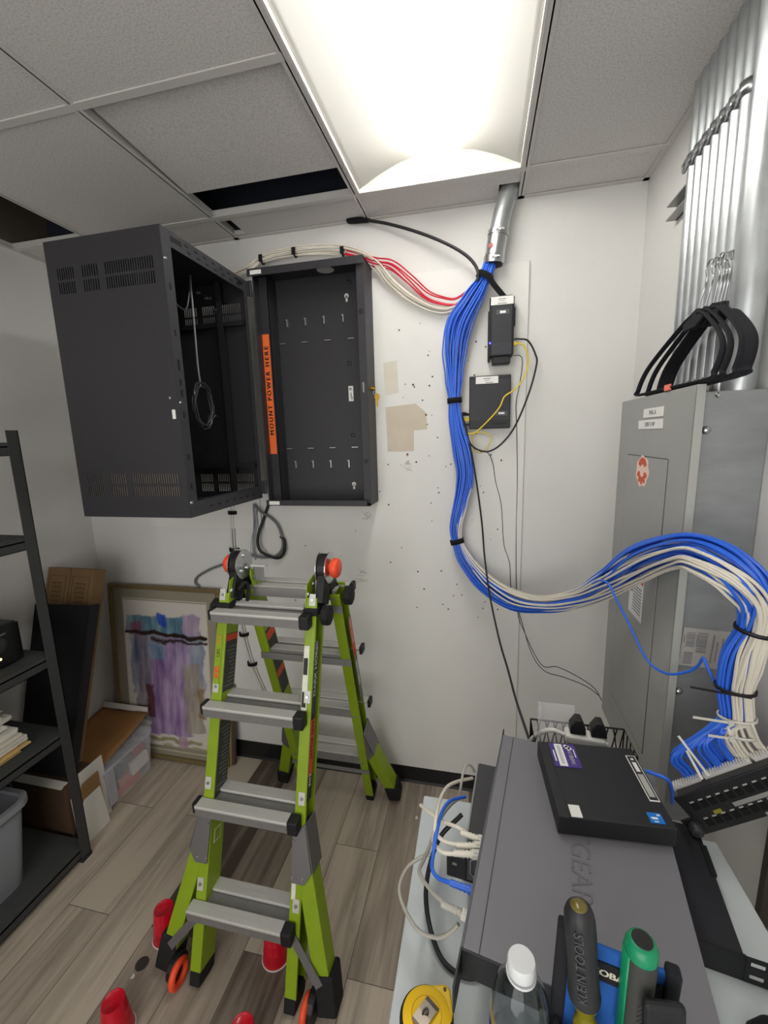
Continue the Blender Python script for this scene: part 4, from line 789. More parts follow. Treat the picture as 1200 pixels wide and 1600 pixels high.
q = M(); q.box((-.262, -.0015, -.405), (.262, .0, .435)); ao = q.build('artwork', art_material(), fp)
for v in ao.data.vertices: v.co += V((0, 0, .015))
ao.matrix_local = Matrix.Translation(-ORG[fp.name]) @ tfp @ Matrix.Translation((0.0, .482, .0045)) @ Matrix.Rotation(math.radians(-90), 4, 'X')
q = M(tfp); q.box((-.268, .055, .003), (-.262, .922, .0045)); q.box((.262, .055, .003), (.268, .922, .0045)); q.box((-.268, .049, .003), (.268, .055, .0045)); q.box((-.268, .922, .003), (.268, .928, .0045)); q.build('mat_bevel', mat('bevel_cream', '#bdb8a6', .6), fp)
# dark frame behind
tf2 = axes((-1.62, -.072, .004), (1, 0, 0), (0, .12, 1))
df = thing('picture_frame', (-1.6, -.05, 0), 'brown wooden picture frame mostly hidden behind the painting at its right edge', 'picture frame')
q = M(tf2); q.box((-.2, 0, -.01), (.175, .45, .012)); q.build('frame', mat('frame_brown', '#4d4136', .5), df, bevel=.003)
q = M(tf2); q.box((.140, .0, .012), (.160, .45, .018)); q.build('inner_edge', mat('frame_tan', '#8a7754', .5), df)
# --- clear tub
tub = thing('plastic_tub', (-2.04, -.33, 0), 'clear plastic storage tub of colourful odds and ends on the floor by the painting', 'tub')
clear_m = mat('frosted_clear', (.86, .88, .93, 1), .3, alpha=.22, spec=.5)
q = M(); loft(q, [(rrect(-2.19, -.48, -1.90, -.17, .03), .003), (rrect(-2.2, -.495, -1.882, -.155, .035), .225)]); q.build('tub_body', clear_m, tub, smooth=SM, solid=.003)
q = M(); loft(q, [(rrect(-2.206, -.50, -1.876, -.15, .036), .215), (rrect(-2.206, -.50, -1.876, -.15, .036), .232), (rrect(-2.19, -.485, -1.892, -.165, .03), .236)], True, True); q.build('tub_lid', clear_m, tub, smooth=SM)
q = M(); q.box((-2.02, -.506, .05), (-1.93, -.494, .22)); q.box((-1.884, -.47, .03), (-1.876, -.42, .22)); q.build('tub_latch', mat('latch_clear', '#b9bcc2', .35, alpha=.7), tub, bevel=.008)
for i, (c, a, b2, lab, nm) in enumerate([('#c8552e', (-1.93, -.45, .006), (-1.905, -.25, .05), 'orange packet inside the clear tub', 'packet'), ('#dcd8d0', (-1.925, -.30, .052), (-1.90, -.19, .12), 'white printed card inside the clear tub', 'card'),
        ('#b89a60', (-2.12, -.46, .006), (-1.94, -.25, .03), 'tan envelope lying at the bottom of the clear tub', 'envelope'), ('#45506e', (-2.1, -.40, .032), (-1.98, -.28, .10), 'blue-grey pouch inside the clear tub', 'pouch'),
        ('#a03a3a', (-1.96, -.24, .03), (-1.93, -.18, .15), 'red booklet standing in the clear tub', 'booklet'), ('#c86a48', (-1.928, -.38, .052), (-1.908, -.31, .085), 'small orange box inside the clear tub', 'small box')]):
    q = M(); q.box(a, b2); tag(q.build(nm.replace(' ', '_'), mat('tub_item_' + c[1:], c, .6, noise=.15, nscale=40), bevel=.004), lab, nm)
# --- kraft portfolio on the tub
q = M(); n = 12; vs = []
for i in range(n + 1):
    t = i / n
    for j in range(n + 1):
        s = j / n; x = -2.235 + .30 * s + .03 * (1 - t); y = -.500 + .375 * t
        zz = .268 + .05 * max(0, (t - .55)) - .10 * max(0, .35 - t) ** 1.5 + .006 * math.sin(5 * s + 3 * t) - (.03 * max(0, s - .75) * (1 - t) * 2)
        if t > .8: pass
        vs.append((x, y, zz))
fs = [(i * (n + 1) + j, i * (n + 1) + j + 1, (i + 1) * (n + 1) + j + 1, (i + 1) * (n + 1) + j) for i in range(n) for j in range(n)]
q.add(vs, fs); pf = thing('kraft_portfolio', (-2.08, -.33, .24), 'brown kraft paper portfolio sagging over the clear tub', 'portfolio')
kraft_m = mat('kraft_paper', '#94693a', .7, noise=.06, nscale=10)
q.build('cover', kraft_m, pf, smooth=SM, solid=.004)
q2 = M(); q2.add([(x, y, z - .007) for x, y, z in vs], fs); q2.build('back_cover', mat('kraft_edge', '#b08a58', .7), pf, smooth=SM, solid=.003)
q = M(); q.add([(-2.235, -.125, .293), (-1.935, -.125, .293), (-1.935, -.117, .322), (-2.235, -.117, .322)], [(0, 1, 2, 3)]); q.build('white_flap', paper_m, pf, solid=.002)
# --- red cups upside down on the floor
cupred_m = mat('cup_red', '#c01026', .3, spec=.5, coat=.3)
for x, y, lab in [(-1.238, -.862, 'red plastic cup upside down on the floor behind the ladder wheel'), (-.815, -.84, 'red plastic cup upside down on the floor under the bottom tread'),
                  (-1.203, -1.115, 'red plastic cup upside down at the bottom left, in front of the ladder'), (-.79, -1.085, 'red plastic cup upside down at the bottom edge, between the ladder feet')]:
    c = thing('plastic_cup', (x, y, 0), lab, 'cup', 'red cups on the floor')
    q = M(); q.lathe([(.0, .1165), (.0255, .1165), (.027, .118), (.0295, .1195), (.031, .1195), (.0325, .116), (.0355, .085), (.0362, .084), (.0365, .082), (.0395, .05), (.0402, .049), (.0405, .047), (.0445, .006), (.0465, .005)], (x, y, 0), 36); q.build('cup_body', cupred_m, c, smooth=SM)
    q = M(); q.tube([(x + .0465 * math.cos(g * math.pi / 18), y + .0465 * math.sin(g * math.pi / 18), .0028) for g in range(36)], .0026, 8, closed=True); q.build('cup_rim', mat('cup_rim', '#e2d6d4', .35), c, smooth=SM)
q = M()
for x, y, s in ((-1.12, -1.0, .012), (-1.3, -.94, .01), (-.86, -1.0, .004), (-.4, -.42, .012), (-1.1, -.78, .004), (-.75, -1.1, .005)): q.cbox((x, y, .0012), (s, s * .6, .002))
for i, (x, y, s, lab) in enumerate([(-.42, -.22, .014, 'white paper scrap on the floor near the right rear ladder foot'), (-1.27, -1.0, .012, 'pale scrap on the floor near the cup at the bottom left')]):
    q = M(); q.add([(x, y, .001), (x + s, y + .004, .001), (x + s * .8, y + s, .001), (x + .002, y + s * 1.3, .004)], [(0, 1, 2, 3)]); tag(q.build('paper_scrap', paper_m, solid=.0008), lab, 'scrap')
stain_m = mat('floor_stain', '#3b3733', .6)
q = M(); q.lathe([(.022, 0), (.021, .0006)], (-1.262, -.955, 0.0002), 18); tag(q.build('floor_mark', stain_m), 'small dark round mark on the floor beside the left cup', 'mark')
# ================================================================= RIGHT WALL
# --- electrical panel
ep = thing('electrical_panel', (.37, -.63, .79), 'tall grey electrical panel with a galvanized side on the right wall', 'electrical panel')
ex, ey0, ey1, ez0, ez1 = .304, -.852, -.392, .79, 1.848
M().box((ex + .004, ey0 + .004, ez0), (XR - .001, ey1 - .004, ez1 - .004)).build('box', galvd_m, ep, bevel=.002)
M().box((ex - .006, ey0 - .012, ez0 - .012), (ex + .004, ey1 + .012, ez1 + .01)).build('cover', panelgrey_m, ep, bevel=.0015)
M().box((ex - .006, ey0 - .014, ez0 - .012), (ex + .010, ey0 - .009, ez1 + .01)).build('cover_return', mat('panel_grey_edge', '#a9aaa5', .45), ep)
gap_m = mat('door_gap', '#4f504e', .8)
dy0, dy1, dz0, dz1 = -.755, -.47, .90, 1.695
q = M(); g = .0025
q.box((ex - .0068, dy0 - g, dz0), (ex - .0058, dy0, dz1)); q.box((ex - .0068, dy1, dz0), (ex - .0058, dy1 + g, dz1)); q.box((ex - .0068, dy0, dz1), (ex - .0058, dy1, dz1 + g)); q.box((ex - .0068, dy0, dz0 - g), (ex - .0058, dy1, dz0)); q.build('door_gap', gap_m, ep)
M().box((ex - .0075, dy0, dz0), (ex - .006, dy1, dz1)).build('door', panelgrey_m, ep, bevel=.0006)
lx = ex - .0078
st = sticker('panel_label', (lx + .0012, -.64, 1.812), (0, -1, 0), (0, 0, 1), .13, .024, white_m, ep); text('PNL-A', .017, axes((lx - .0002, -.64, 1.812), (0, -1, 0), (0, 0, 1)), greyink_m, st)
st = sticker('panel_label', (lx + .0012, -.625, 1.782), (0, -1, 0), (0, 0, 1), .165, .024, white_m, ep); text('120V 3-W', .016, axes((lx - .0002, -.625, 1.782), (0, -1, 0), (0, 0, 1)), greyink_m, st)
emb = mat('emblem_pink', '#eccdbd', .6); embr = mat('emblem_red', '#c8583c', .6)
e0 = axes((lx + .0002, -.60, 1.655), (0, -1, 0), (0, 0, 1)); q = M()
pts = []
for i in range(48):
    a = 2 * math.pi * i / 48; r = 1 + .07 * math.cos(7 * a + .6); pts.append((.046 * r * math.cos(a), .042 * r * math.sin(a)))
q.prism(pts, .0006, e0); em = q.build('round_emblem', emb, ep); em['label'] = 'round coral and pink emblem sticker'
q = M()
q.prism([(.034 * math.cos(a), .034 * math.sin(a) + .004) for a in [math.radians(25 + 130 * i / 12) for i in range(13)]] + [(.014 * math.cos(a), .014 * math.sin(a) + .006) for a in [math.radians(155 - 130 * i / 12) for i in range(13)]], .0011, e0)
for a in (200, 340, 235, 305, 270):
    c, s = math.cos(math.radians(a)), math.sin(math.radians(a)); pet = []
    for i in range(16):
        g = 2 * math.pi * i / 16; u, v = .026 + .0115 * math.cos(g), .0075 * math.sin(g); pet.append((u * c - v * s, u * s + v * c))
    q.prism(pet, .0011, e0)
q.build('emblem_petals', embr, em)
q = M(axes((lx + .0002, -.625, 1.30), (0, -1, 0), (0, 0, 1))); q.box((-.05, -.06, 0), (.05, .07, .0008)); wl = q.build('warning_label', white_m, ep)
bars('label_print', (lx - .0006, -.625, 1.30), (0, -1, 0), (0, 0, 1), [(0, .058, .098, .022)], mat('warn_orange', '#c96a50', .6), wl, .0004)
bars('label_print', (lx - .0006, -.625, 1.30), (0, -1, 0), (0, 0, 1), [(.012, .03 - .009 * i, .06, .0035) for i in range(9)] + [(-.034, .02, .02, .03)], greyink_m, wl, .0004)
# shipping label on galvanized side
lc = V((.382, ey0 + .0035, 1.262)); xa, ya = V((1, 0, -.05)), V((.05, 0, 1))
sl = sticker('shipping_label', lc, xa, ya, .118, .095, mat('aged_label', '#b4afa9', .65), ep)
rc_ = []; rnd = random.Random(8)
for cx, cy, w_, h_ in ((-.042, .02, .018, .038), (-.018, .015, .02, .05), (-.042, -.027, .018, .03)):
    y = -h_ / 2
    while y < h_ / 2: t = rnd.choice([.0008, .0016, .0026]); rc_.append((cx, cy + y, w_, t)); y += t + rnd.choice([.001, .0018])
rc_ += [(-.055, .02, .002, .02), (-.029, .018, .002, .03), (.005, 0, .003, .07), (.014, -.005, .002, .05), (.024, .01, .0025, .04), (.034, .01, .002, .03), (.045, .015, .002, .025)]
bars('label_print', lc - V((0, .001, 0)), xa, ya, rc_, greyink_m, sl, .0005)
for x, z in ((.328, 1.763), (.328, 1.46), (.326, 1.15)): q = M(); q.lathe([(.009, 0), (.009, .004), (.006, .009), (0, .010)], (0, 0, 0), 12, axes((x, ey0 + .004, z), (1, 0, 0), (0, 0, 1))); q.build('panel_screw', zinc_m, ep, smooth=SM)
q = M(); q.lathe([(.006, 0), (.003, .004)], (0, 0, 0), 8, axes((.345, ey0 + .004, 1.835), (1, 0, 0), (0, 0, 1)))
q.build('panel_screw', zinc_m, ep, smooth=SM)
# --- conduits
cys = [-.452 - .0405 * k for k in range(7)]
for i, y in enumerate(cys):
    lab = ['first galvanized conduit from the back corner above the panel', 'second galvanized conduit from the back corner', 'third galvanized conduit from the back corner', 'middle galvanized conduit of the row of seven', 'third galvanized conduit from the near end of the row', 'second galvanized conduit from the near end of the row', 'last conduit of the row of seven, next to the bare wall strip'][i]
    c = thing('conduit', (.418, y, ez1), lab, 'conduit', 'row of galvanized conduits above the panel')
    r = .0178
    M().cyl((.418, y, ez1 - .003), (.418, y, 2.95), r, n=24).build('pipe', galv_m, c, smooth=SM)
    q = M(); q.cyl((.418, y, ez1 - .003), (.418, y, ez1 + .045), r + .004, n=24); q.build('connector', zinc_m, c, smooth=SM)
    s = thing('pipe_strap', (.418, y, 2.48), 'one-hole conduit strap clamping the ' + ['first conduit from the back corner', 'second conduit from the back corner', 'third conduit from the back corner', 'middle conduit', 'third conduit from the near end', 'second conduit from the near end', 'nearest conduit of the row'][i], 'strap', 'one-hole conduit straps')
    q = M(); n = 14; zs = (2.470, 2.498); rr = r + .0035
    prof = [(.418 - rr * math.sin(a), y - rr * math.cos(a)) for a in [math.pi * (-.1 + 1.12 * k / n) for k in range(n + 1)]]
    vs = [(x, yy, z) for z in zs for x, yy in prof]; q.add(vs, [(k, k + 1, n + 2 + k, n + 1 + k) for k in range(n)]); q.build('band', zinc_m, s, smooth=SM, solid=.002)
    q = M(); q.lathe([(.0175, 0), (.0175, .003)], (0, 0, 0), 20, axes((.404, y + .026, 2.484), (0, 1, 0), (0, 0, -1))); q.build('tab', mat('strap_grey', '#9a9ea1', .4, metal=.8), s)
    q = M(); q.lathe([(.0075, 0), (.0075, .004), (.004, .007)], (0, 0, 0), 6, axes((.401, y + .026, 2.484), (0, 1, 0), (0, 0, -1))); q.build('screw', zinc_m, s)
c = thing('conduit', (.405, -.795, ez1), 'fat galvanized conduit nearest the viewer, right of the bare wall strip', 'conduit')
M().cyl((.405, -.797, ez1 - .003), (.405, -.797, 2.95), .031, n=32).build('pipe', galv_m, c, smooth=SM)
q = M(); q.box((.41, -.762, 2.49), (.444, -.742, 2.52)); q.build('wall_clip', alud_m, c, bevel=.002)
plaster_m = mat('joint_compound', '#b4aca0', .9, noise=.1, nscale=40)
q = M(); rnd = random.Random(6)
for k in range(10): z = 2.33 + k * .05; q.lathe([(rnd.uniform(.008, .02), 0), (.006, .004)], (0, 0, 0), 9, axes((.4445, -.742 + rnd.uniform(-.004, .004), z), (0, rnd.uniform(.6, 1), .3), (0, 0, -1)))
tag(q.build('plaster_smear', plaster_m), 'rough smear of joint compound on the wall between the conduits', 'plaster')
br = thing('strut_channel', (.43, -.55, 2.44), 'short grey strut channel on the right wall behind the conduits', 'bracket')
q = M(); 
for z in (2.405, 2.444): q.box((.414, -.45, z), (.4445, -.285, z + .004))
q.box((.4405, -.45, 2.405), (.4445, -.285, 2.448)); q.build('channel', mat('strut_grey', '#9b9b98', .4, metal=.5), br)
# --- hangers on the panel
velvet_m = mat('velvet_black', '#16161c', .95)
def hanger(x, y, lab, rot, tilt):
    h = thing('clothes_hanger', (x, y, 1.861), lab, 'hanger', 'black velvet hangers on the panel')
    tf = Matrix.Translation((x, y, 1.8655)) @ Matrix.Rotation(math.radians(tilt), 4, 'Y') @ Matrix.Rotation(rot, 4, 'Z') @ Matrix.Diagonal((.94, 1, .84, 1))
    q = M(tf); w2 = .205
    # local x along the shoulders (world -y..+y after rotation), z up
    pth = [(-.012, 0, .205), (-.04, 0, .198), (-.10, 0, .162), (-.16, 0, .12), (-.198, 0, .085), (-.213, 0, .05), (-.212, 0, .015), (-.203, 0, .0), (0, 0, .0), (.203, 0, .0), (.212, 0, .015), (.213, 0, .05), (.198, 0, .085), (.16, 0, .12), (.10, 0, .162), (.04, 0, .198), (.012, 0, .205)]
    q.tube(pth, .0065, 8, smooth=4, flat=.55); q.build('frame', velvet_m, h, smooth=SM)
    q = M(tf); q.prism([(-.05, .185), (-.022, .215), (0, .222), (.022, .215), (.05, .185), (.03, .165), (-.03, .165)], .007, Matrix.Translation((0, .0035, 0)) @ Matrix.Rotation(math.radians(90), 4, 'X')); q.build('neck', velvet_m, h, bevel=.002)
    q = M(tf); q.tube([(0, 0, .215), (-.004, .004, .265), (-.014, .01, .29), (-.004, .014, .31), (.0, .016, .325), (-.012, .018, .338), (-.034, .016, .330), (-.046, .014, .308)], .002, 6, smooth=5); q.build('hook', zinc_m, h, smooth=SM)
    return h
hl = ['black velvet hanger with an orange size tag, front of the pack', 'second black velvet hanger behind the front one', 'third black velvet hanger in the pack on the panel', 'fourth black velvet hanger in the pack', 'fifth black velvet hanger in the pack', 'rearmost black velvet hanger in the pack, nearest the conduits']
for i in range(6):
    h = hanger((.301, .319, .337, .344, .351, .358)[i], (-.705, -.712, -.728, -.729, -.732, -.735)[i], hl[i], math.radians(90 + (1, -1, -2, -2, -2.5, -3)[i]), (16, 14, 11, 11, 10.5, 10)[i])
    if i == 0: q = M(); q.box((.2945, -.735, 1.8595), (.2985, -.705, 1.8735)); q.build('size_tag', mat('tag_orange', '#ee7a62', .5), h)
# leaning bar at the right
tag(M().beam((.425, -1.045, .0), (.42, -1.062, 1.02), .018, .018).build('metal_bar', mat('bar_brown', '#4a4640', .5, metal=.4), bevel=.003), 'dark square metal bar standing against the right wall beside the desk', 'bar')

# --- galvanized sleeve from the ceiling
cs = thing('conduit_sleeve', (-.08, -.06, 2.43), 'thick galvanized conduit sleeve bending down out of the ceiling over the blue cables', 'conduit')
q = M(); q.tube([(-.098, -.06, 2.425), (-.092, -.06, 2.47), (-.083, -.06, 2.53), (-.068, -.06, 2.60), (-.045, -.06, 2.68), (-.015, -.06, 2.78), (.0, -.06, 2.9)], .0345, 28, smooth=5); q.build('pipe', galv_m, cs, smooth=SM)
for a, b2, r in (((-.0995, -.06, 2.418), (-.0975, -.06, 2.445), .040), ((-.0965, -.06, 2.447), (-.086, -.06, 2.515), .0375), ((-.0855, -.06, 2.517), (-.083, -.06, 2.533), .0395)):
    M().cyl(a, b2, r, n=28).build('coupling', zinc_m, cs, smooth=.6)
M().cyl((-.0996, -.06, 2.4165), (-.0994, -.06, 2.4182), .0335, n=28).build('opening', dblack_m, cs)
for z, x in ((2.433, -.098), (2.525, -.084)):
    q = M(); q.cyl((x - .006, -.098, z), (x - .006, -.112, z), .0035, n=8); q.cyl((x + .01, -.098, z), (x + .01, -.110, z), .003, n=8); q.box((x - .012, -.104, z - .003), (x + .02, -.098, z + .003)); q.build('set_screw', zinc_m, cs)
q = M(axes((-.112, -.0945, 2.475), (.95, -.3, .1), (-.1, 0, 1))); q.box((-.008, -.007, 0), (.008, .007, .001)); q.build('red_sticker', mat('sticker_red', '#b65a55', .6), cs)

# --- modem and gateway
mo = thing('modem', (-.063, -.012, 2.05), 'tall black modem mounted on the backboard below the metal sleeve', 'modem')
mesh_m = mat('modem_plastic', '#222327', .5); mesh2 = mat('modem_mesh', '#484950', .6)
M().box((-.112, -.075, 2.075), (-.018, -.013, 2.298)).build('case', mesh_m, mo, bevel=.006)
M().box((-.106, -.082, 2.075), (-.024, -.072, 2.298)).build('front_cover', mat('modem_front', '#2a2b30', .45), mo, bevel=.004)
M().box((-.117, -.06, 2.06), (-.108, -.012, 2.25)).build('wall_bracket', blkp_m, mo, bevel=.003)
M().box((-.018, -.05, 2.19), (-.012, -.012, 2.26)).build('wall_bracket', blkp_m, mo, bevel=.003)
M().box((-.10, -.07, 2.045), (-.03, -.02, 2.077)).build('base', blkp_m, mo, bevel=.004)
q = M()
for r_ in range(7):
    for c_ in range(13): q.cbox((-.101 + c_ * .006, -.0826, 2.085 + r_ * .0055), (.004, .001, .0032))
q.build('vent_grid', mesh2, mo)['kind'] = 'stuff'
st = sticker('address_label', (-.065, -.0826, 2.279), (1, 0, 0), (0, 0, 1), .085, .030, white_m, mo)
bars('label_print', (-.065, -.0834, 2.279), (1, 0, 0), (0, 0, 1), [(0, .006, .03, .003), (0, -.001, .022, .002), (0, -.010, .034, .003)], greyink_m, st, .0003)
st = sticker('brand_plate', (-.062, -.0824, 2.237), (1, 0, 0), (0, 0, 1), .05, .019, mat('plate_grey', '#4d4e54', .5), mo)
bars('brand_mark', (-.062, -.0832, 2.237), (1, 0, 0), (0, 0, 1), [(0, 0, .022, .009)], white_m, st, .0003)
q = M(); q.lathe([(.004, 0), (.004, .002)], (0, 0, 0), 10, axes((-.1085, -.078, 2.125), (1, 0, 0), (0, 0, 1))); q.build('status_light', mat('led_blue', '#3038ff', .4, emit='#3a3cff', estr=4), mo)
M().box((-.018, -.066, 2.113), (-.006, -.052, 2.127)).build('port', mat('port_yellow', '#c9a92a', .5), mo)
gw = thing('gateway', (-.106, -.012, 1.79), 'square black gateway with a white address label on the backboard under the modem', 'gateway')
M().box((-.189, -.05, 1.792), (-.023, -.0125, 2.006)).build('case', mesh_m, gw, bevel=.004)
q = M()
for r_ in range(26):
    for c_ in range(22): q.cbox((-.1815 + c_ * .0072, -.0506, 1.83 + r_ * .0063), (.0042, .001, .0036))
q.build('vent_grid', mesh2, gw)['kind'] = 'stuff'
st = sticker('address_label', (-.118, -.0516, 1.988), (1, 0, 0), (0, 0, 1), .09, .028, white_m, gw)
bars('label_print', (-.118, -.0524, 1.988), (1, 0, 0), (0, 0, 1), [(0, .006, .03, .003), (0, -.001, .022, .002), (.01, -.010, .03, .003)], greyink_m, st, .0003)
st = sticker('brand_plate', (-.058, -.0516, 1.853), (1, 0, 0), (0, 0, 1), .048, .02, mat('plate_grey', '#4d4e54', .5), gw)
bars('brand_mark', (-.058, -.0524, 1.853), (1, 0, 0), (0, 0, 1), [(0, 0, .024, .008)], white_m, st, .0003)
bars('brand_mark', (-.066, -.0508, 1.812), (1, 0, 0), (0, 0, 1), [(0, 0, .05, .009)], dblack_m, gw, .0004)
q = M()
for z in (1.853, 1.829, 1.812): q.cyl((-.189, -.035, z), (-.214, -.035, z), .005, n=10)
q.build('plug', blkp_m, gw); M().box((-.21, -.045, 1.825), (-.189, -.025, 1.842)).build('port', mat('port_yellow', '#c9a92a'), gw)
BAY_A = V((.245, -1.056, 1.034)); BAY_L = V((.72, -.17, .675)).normalized(); BAY_U = V((-.67, .086, .737)); BAY_N = BAY_L.cross(BAY_U).normalized()
if BAY_N.y > 0: BAY_N = -BAY_N
BAY_U = BAY_N.cross(BAY_L).normalized()
if BAY_U.z < 0: BAY_U = -BAY_U
# ================================================================= CABLES ON THE WALL
EYE = V((-.2, -2.1, 1.8))
def frames(pts, k=5):
    p = catmull([q[:3] for q in pts], k); n = len(p); rad = []
    for i in range(n):
        t = i / k; j = min(int(t), len(pts) - 2); u = t - j; a, b2 = pts[j][3], pts[j + 1][3]; u = u * u * (3 - 2 * u); rad.append(a + (b2 - a) * u)
    out = []
    for i in range(n):
        t = (p[min(i + 1, n - 1)] - p[max(i - 1, 0)]).normalized(); v = (EYE - p[i]).normalized(); s = t.cross(v).normalized(); out.append((p[i], s, s.cross(t).normalized(), rad[i]))
    return out
FR = frames(BUNDLE)
NF = len(FR)
def strand(off, rnd, r, i0=0, i1=None, tail=None, wob=.22, depth=.62, shift=None):
    a, b2 = off; ph = [rnd.uniform(0, 6.28) for _ in range(4)]; pts = []
    for i in range(i0, i1 or NF):
        c, s, d, rad = FR[i]; t = i / 5.
        aa = a + wob * .6 * math.sin(t * .55 + ph[0]) + wob * .25 * math.sin(t * 1.3 + ph[1]); bb = b2 + wob * .6 * math.sin(t * .5 + ph[2]) + wob * .25 * math.sin(t * 1.2 + ph[3])
        if shift: sa, sb = shift(t); aa += sa; bb += sb
        h = math.hypot(aa, bb)
        if h > 1: aa /= h; bb /= h
        pts.append(c + s * (aa * (rad - r)) + d * (bb * (rad - r) * depth))
    if tail: pts += tail
    return pts
rnd = random.Random(21)
grp_b = 'blue network cables of the big bundle'; grp_w = 'white network cables of the big bundle'
def disk(n, rr):
    return [(math.sqrt((k + .5) / n) * math.cos(2.399963 * k), math.sqrt((k + .5) / n) * math.sin(2.399963 * k)) for k in range(n)]
def bay_end(u):      # points over the rear edge of the patch bay, u metres along it
    p = BAY_A + BAY_L * u - BAY_N * rnd.uniform(.034, .05)
    return [p + BAY_U * .045 + V((.004, 0, .014)), p + BAY_U * .016, p - BAY_U * .02]
for k, off in enumerate(disk(40, 1)):
    e = bay_end(rnd.uniform(.035, .15)); j = V((0, 0, 0))
    def sh(t, off=off):
        if 16 < t <= 21: g = min(1, (t - 16) / 3); return (-.22 * g, -.05 * g)
        if t > 21: g = min(1, (t - 21) / 3.5); return (-.22 + .44 * g, -.05 - .07 * g)
        return (0, 0)
    pts = strand(off, rnd, .0031, 0, NF - 2, None, shift=sh)
    pts = pts[:-3] + catmull([pts[-9], pts[-4], e[0], e[1], e[2]], 5)[6:]
    tag(M().tube(pts, .0031, 6).build('network_cable', blue_m, smooth=SM), 'blue network cable in the thick strapped bundle running down the wall to the patch panel', 'cable', grp_b)
for k, off in enumerate(disk(16, 1)):
    e = bay_end(rnd.uniform(.14, .20)); j = V((0, 0, 0))
    def sh(t, off=off):
        if t < 8: return (-.35, -1.2)
        if t < 11: g = (t - 8) / 3; return (-.35 - .4 * g, -1.2 + 1.5 * g)
        if t < 13: return (-.75, .3)
        if t < 16: g = (t - 13) / 3; return (-.75 + .35 * g, .3 + .3 * g)
        if t < 19: g = (t - 16) / 3; return (-.4 + .75 * g, .6)
        if t < 21.5: return (.35, .55)
        g = min(1, (t - 21.5) / 4); return (.35 - .85 * g, .55)
    pts = strand(off, rnd, .0031, 0, NF - 2, None, wob=.3, shift=sh)
    pts = pts[:-3] + catmull([pts[-9], pts[-4], e[0], e[1], e[2]], 5)[6:]
    tag(M().tube(pts, .0031, 6).build('network_cable', whitec_m, smooth=SM), 'white network cable in the thick strapped bundle running down the wall to the patch panel', 'cable', grp_w)
def side_bundle(path, n, m, r, rad, lab, grp):
    fr = frames([tuple(p) + (rad,) for p in path], 6); rn = random.Random(n * 7)
    for off in disk(n, 1):
        ph = [rn.uniform(0, 6.28) for _ in range(2)]; pts = []
        for i, (c, s, d, rd) in enumerate(fr):
            t = i / 6.; a = off[0] + .35 * math.sin(t * .6 + ph[0]); b2 = off[1] + .35 * math.sin(t * .6 + ph[1]); pts.append(c + s * a * rd + d * b2 * rd * .55)
        tag(M().tube(pts, r, 6).build('network_cable', m, smooth=SM), lab, 'cable', grp)
side_bundle(RED, 6, redc_m, .003, .016, 'red network cable looping from the metal sleeve to the wall cabinet top', 'red network cables')
side_bundle(WHITE_TOP, 8, whitec_m, .003, .019, 'white network cable arching over the wall cabinet and across to the metal sleeve', 'white network cables over the cabinet')
# straps round the bundle
def bundle_strap(idx, lab, m=velcro_m, hw=.011, extra=.003, name='cable_strap', cat='cable strap', grp='black hook-and-loop straps'):
    c, s, d, rad = FR[min(NF - 1, int(round(idx * 5)))]; t = s.cross(d).normalized(); r1 = rad + extra; q = M(); n = 28; vs = []
    for e in (-hw, hw):
        for j in range(n): g = 2 * math.pi * j / n; vs.append(c + t * e + s * (r1 * math.cos(g)) + d * (r1 * .66 * math.sin(g)))
    q.add(vs, [(j, (j + 1) % n, n + (j + 1) % n, n + j) for j in range(n)])
    return tag(q.build(name, m, smooth=SM, solid=.0025), lab, cat, grp)
bundle_strap(1, 'black hook-and-loop strap round the bundle just below the metal sleeve')
bundle_strap(6, 'black hook-and-loop strap round the blue bundle beside the square gateway')
bundle_strap(12, 'black hook-and-loop strap round the bundle at its lowest point on the wall')
bundle_strap(24, 'thin black wrap round the bundle where it turns down at the right edge', blkp_m, .0035, .002)
tb = bundle_strap(26, 'black cable tie with a long tail round the bundle above the patch panel', blkp_m, .003, .002, 'cable_tie', 'cable tie', 'cable ties'); c, s, d, rad = FR[26 * 5]
M().beam(c - s * rad * .8 + d * .02, c + V((-.075, -.0, .006)) + d * .02, .004, .0015, d).build('tie_tail', blkp_m, tb)
tie_m = mat('tie_clear', '#d3d1c8', .4)
for idx, lab, dz in ((27.0, 'upper clear cable tie on the white cables above the patch panel', .0), (27.7, 'lower clear cable tie on the white cables above the patch panel', -.01)):
    tb = bundle_strap(idx, lab, tie_m, .0028, .002, 'cable_tie', 'cable tie', 'cable ties'); c, s, d, rad = FR[int(idx * 5)]
    M().beam(c + V((-.02, -.022, .0)), c + V((-.085 if idx < 27.5 else -.06, -.022, .004 + dz * .2)), .0045, .0015, (0, -1, 0)).build('tie_tail', tie_m, tb)
    M().cbox(c + V((-.022, -.024, 0)), (.008, .006, .007)).build('tie_head', tie_m, tb)
for (a, b2, lab) in (((.254, -1.03, 1.157), (.302, -1.055, 1.095), 'long clear cable tie tail sticking up left of the patch panel'), ((.27, -1.032, 1.128), (.29, -1.058, 1.088), 'short clear cable tie tail sticking up from the patch panel end')):
    tag(M().beam(a, b2, .0045, .0016, (0, -1, 0)).build('cable_tie', tie_m), lab, 'cable tie', 'cable ties')
# the single blue cable looping away
tag(M().tube(STRAY, .003, 8, smooth=8).build('stray_cable', blue_m, smooth=SM), 'single blue cable drooping away from the bundle in front of the panel', 'cable')
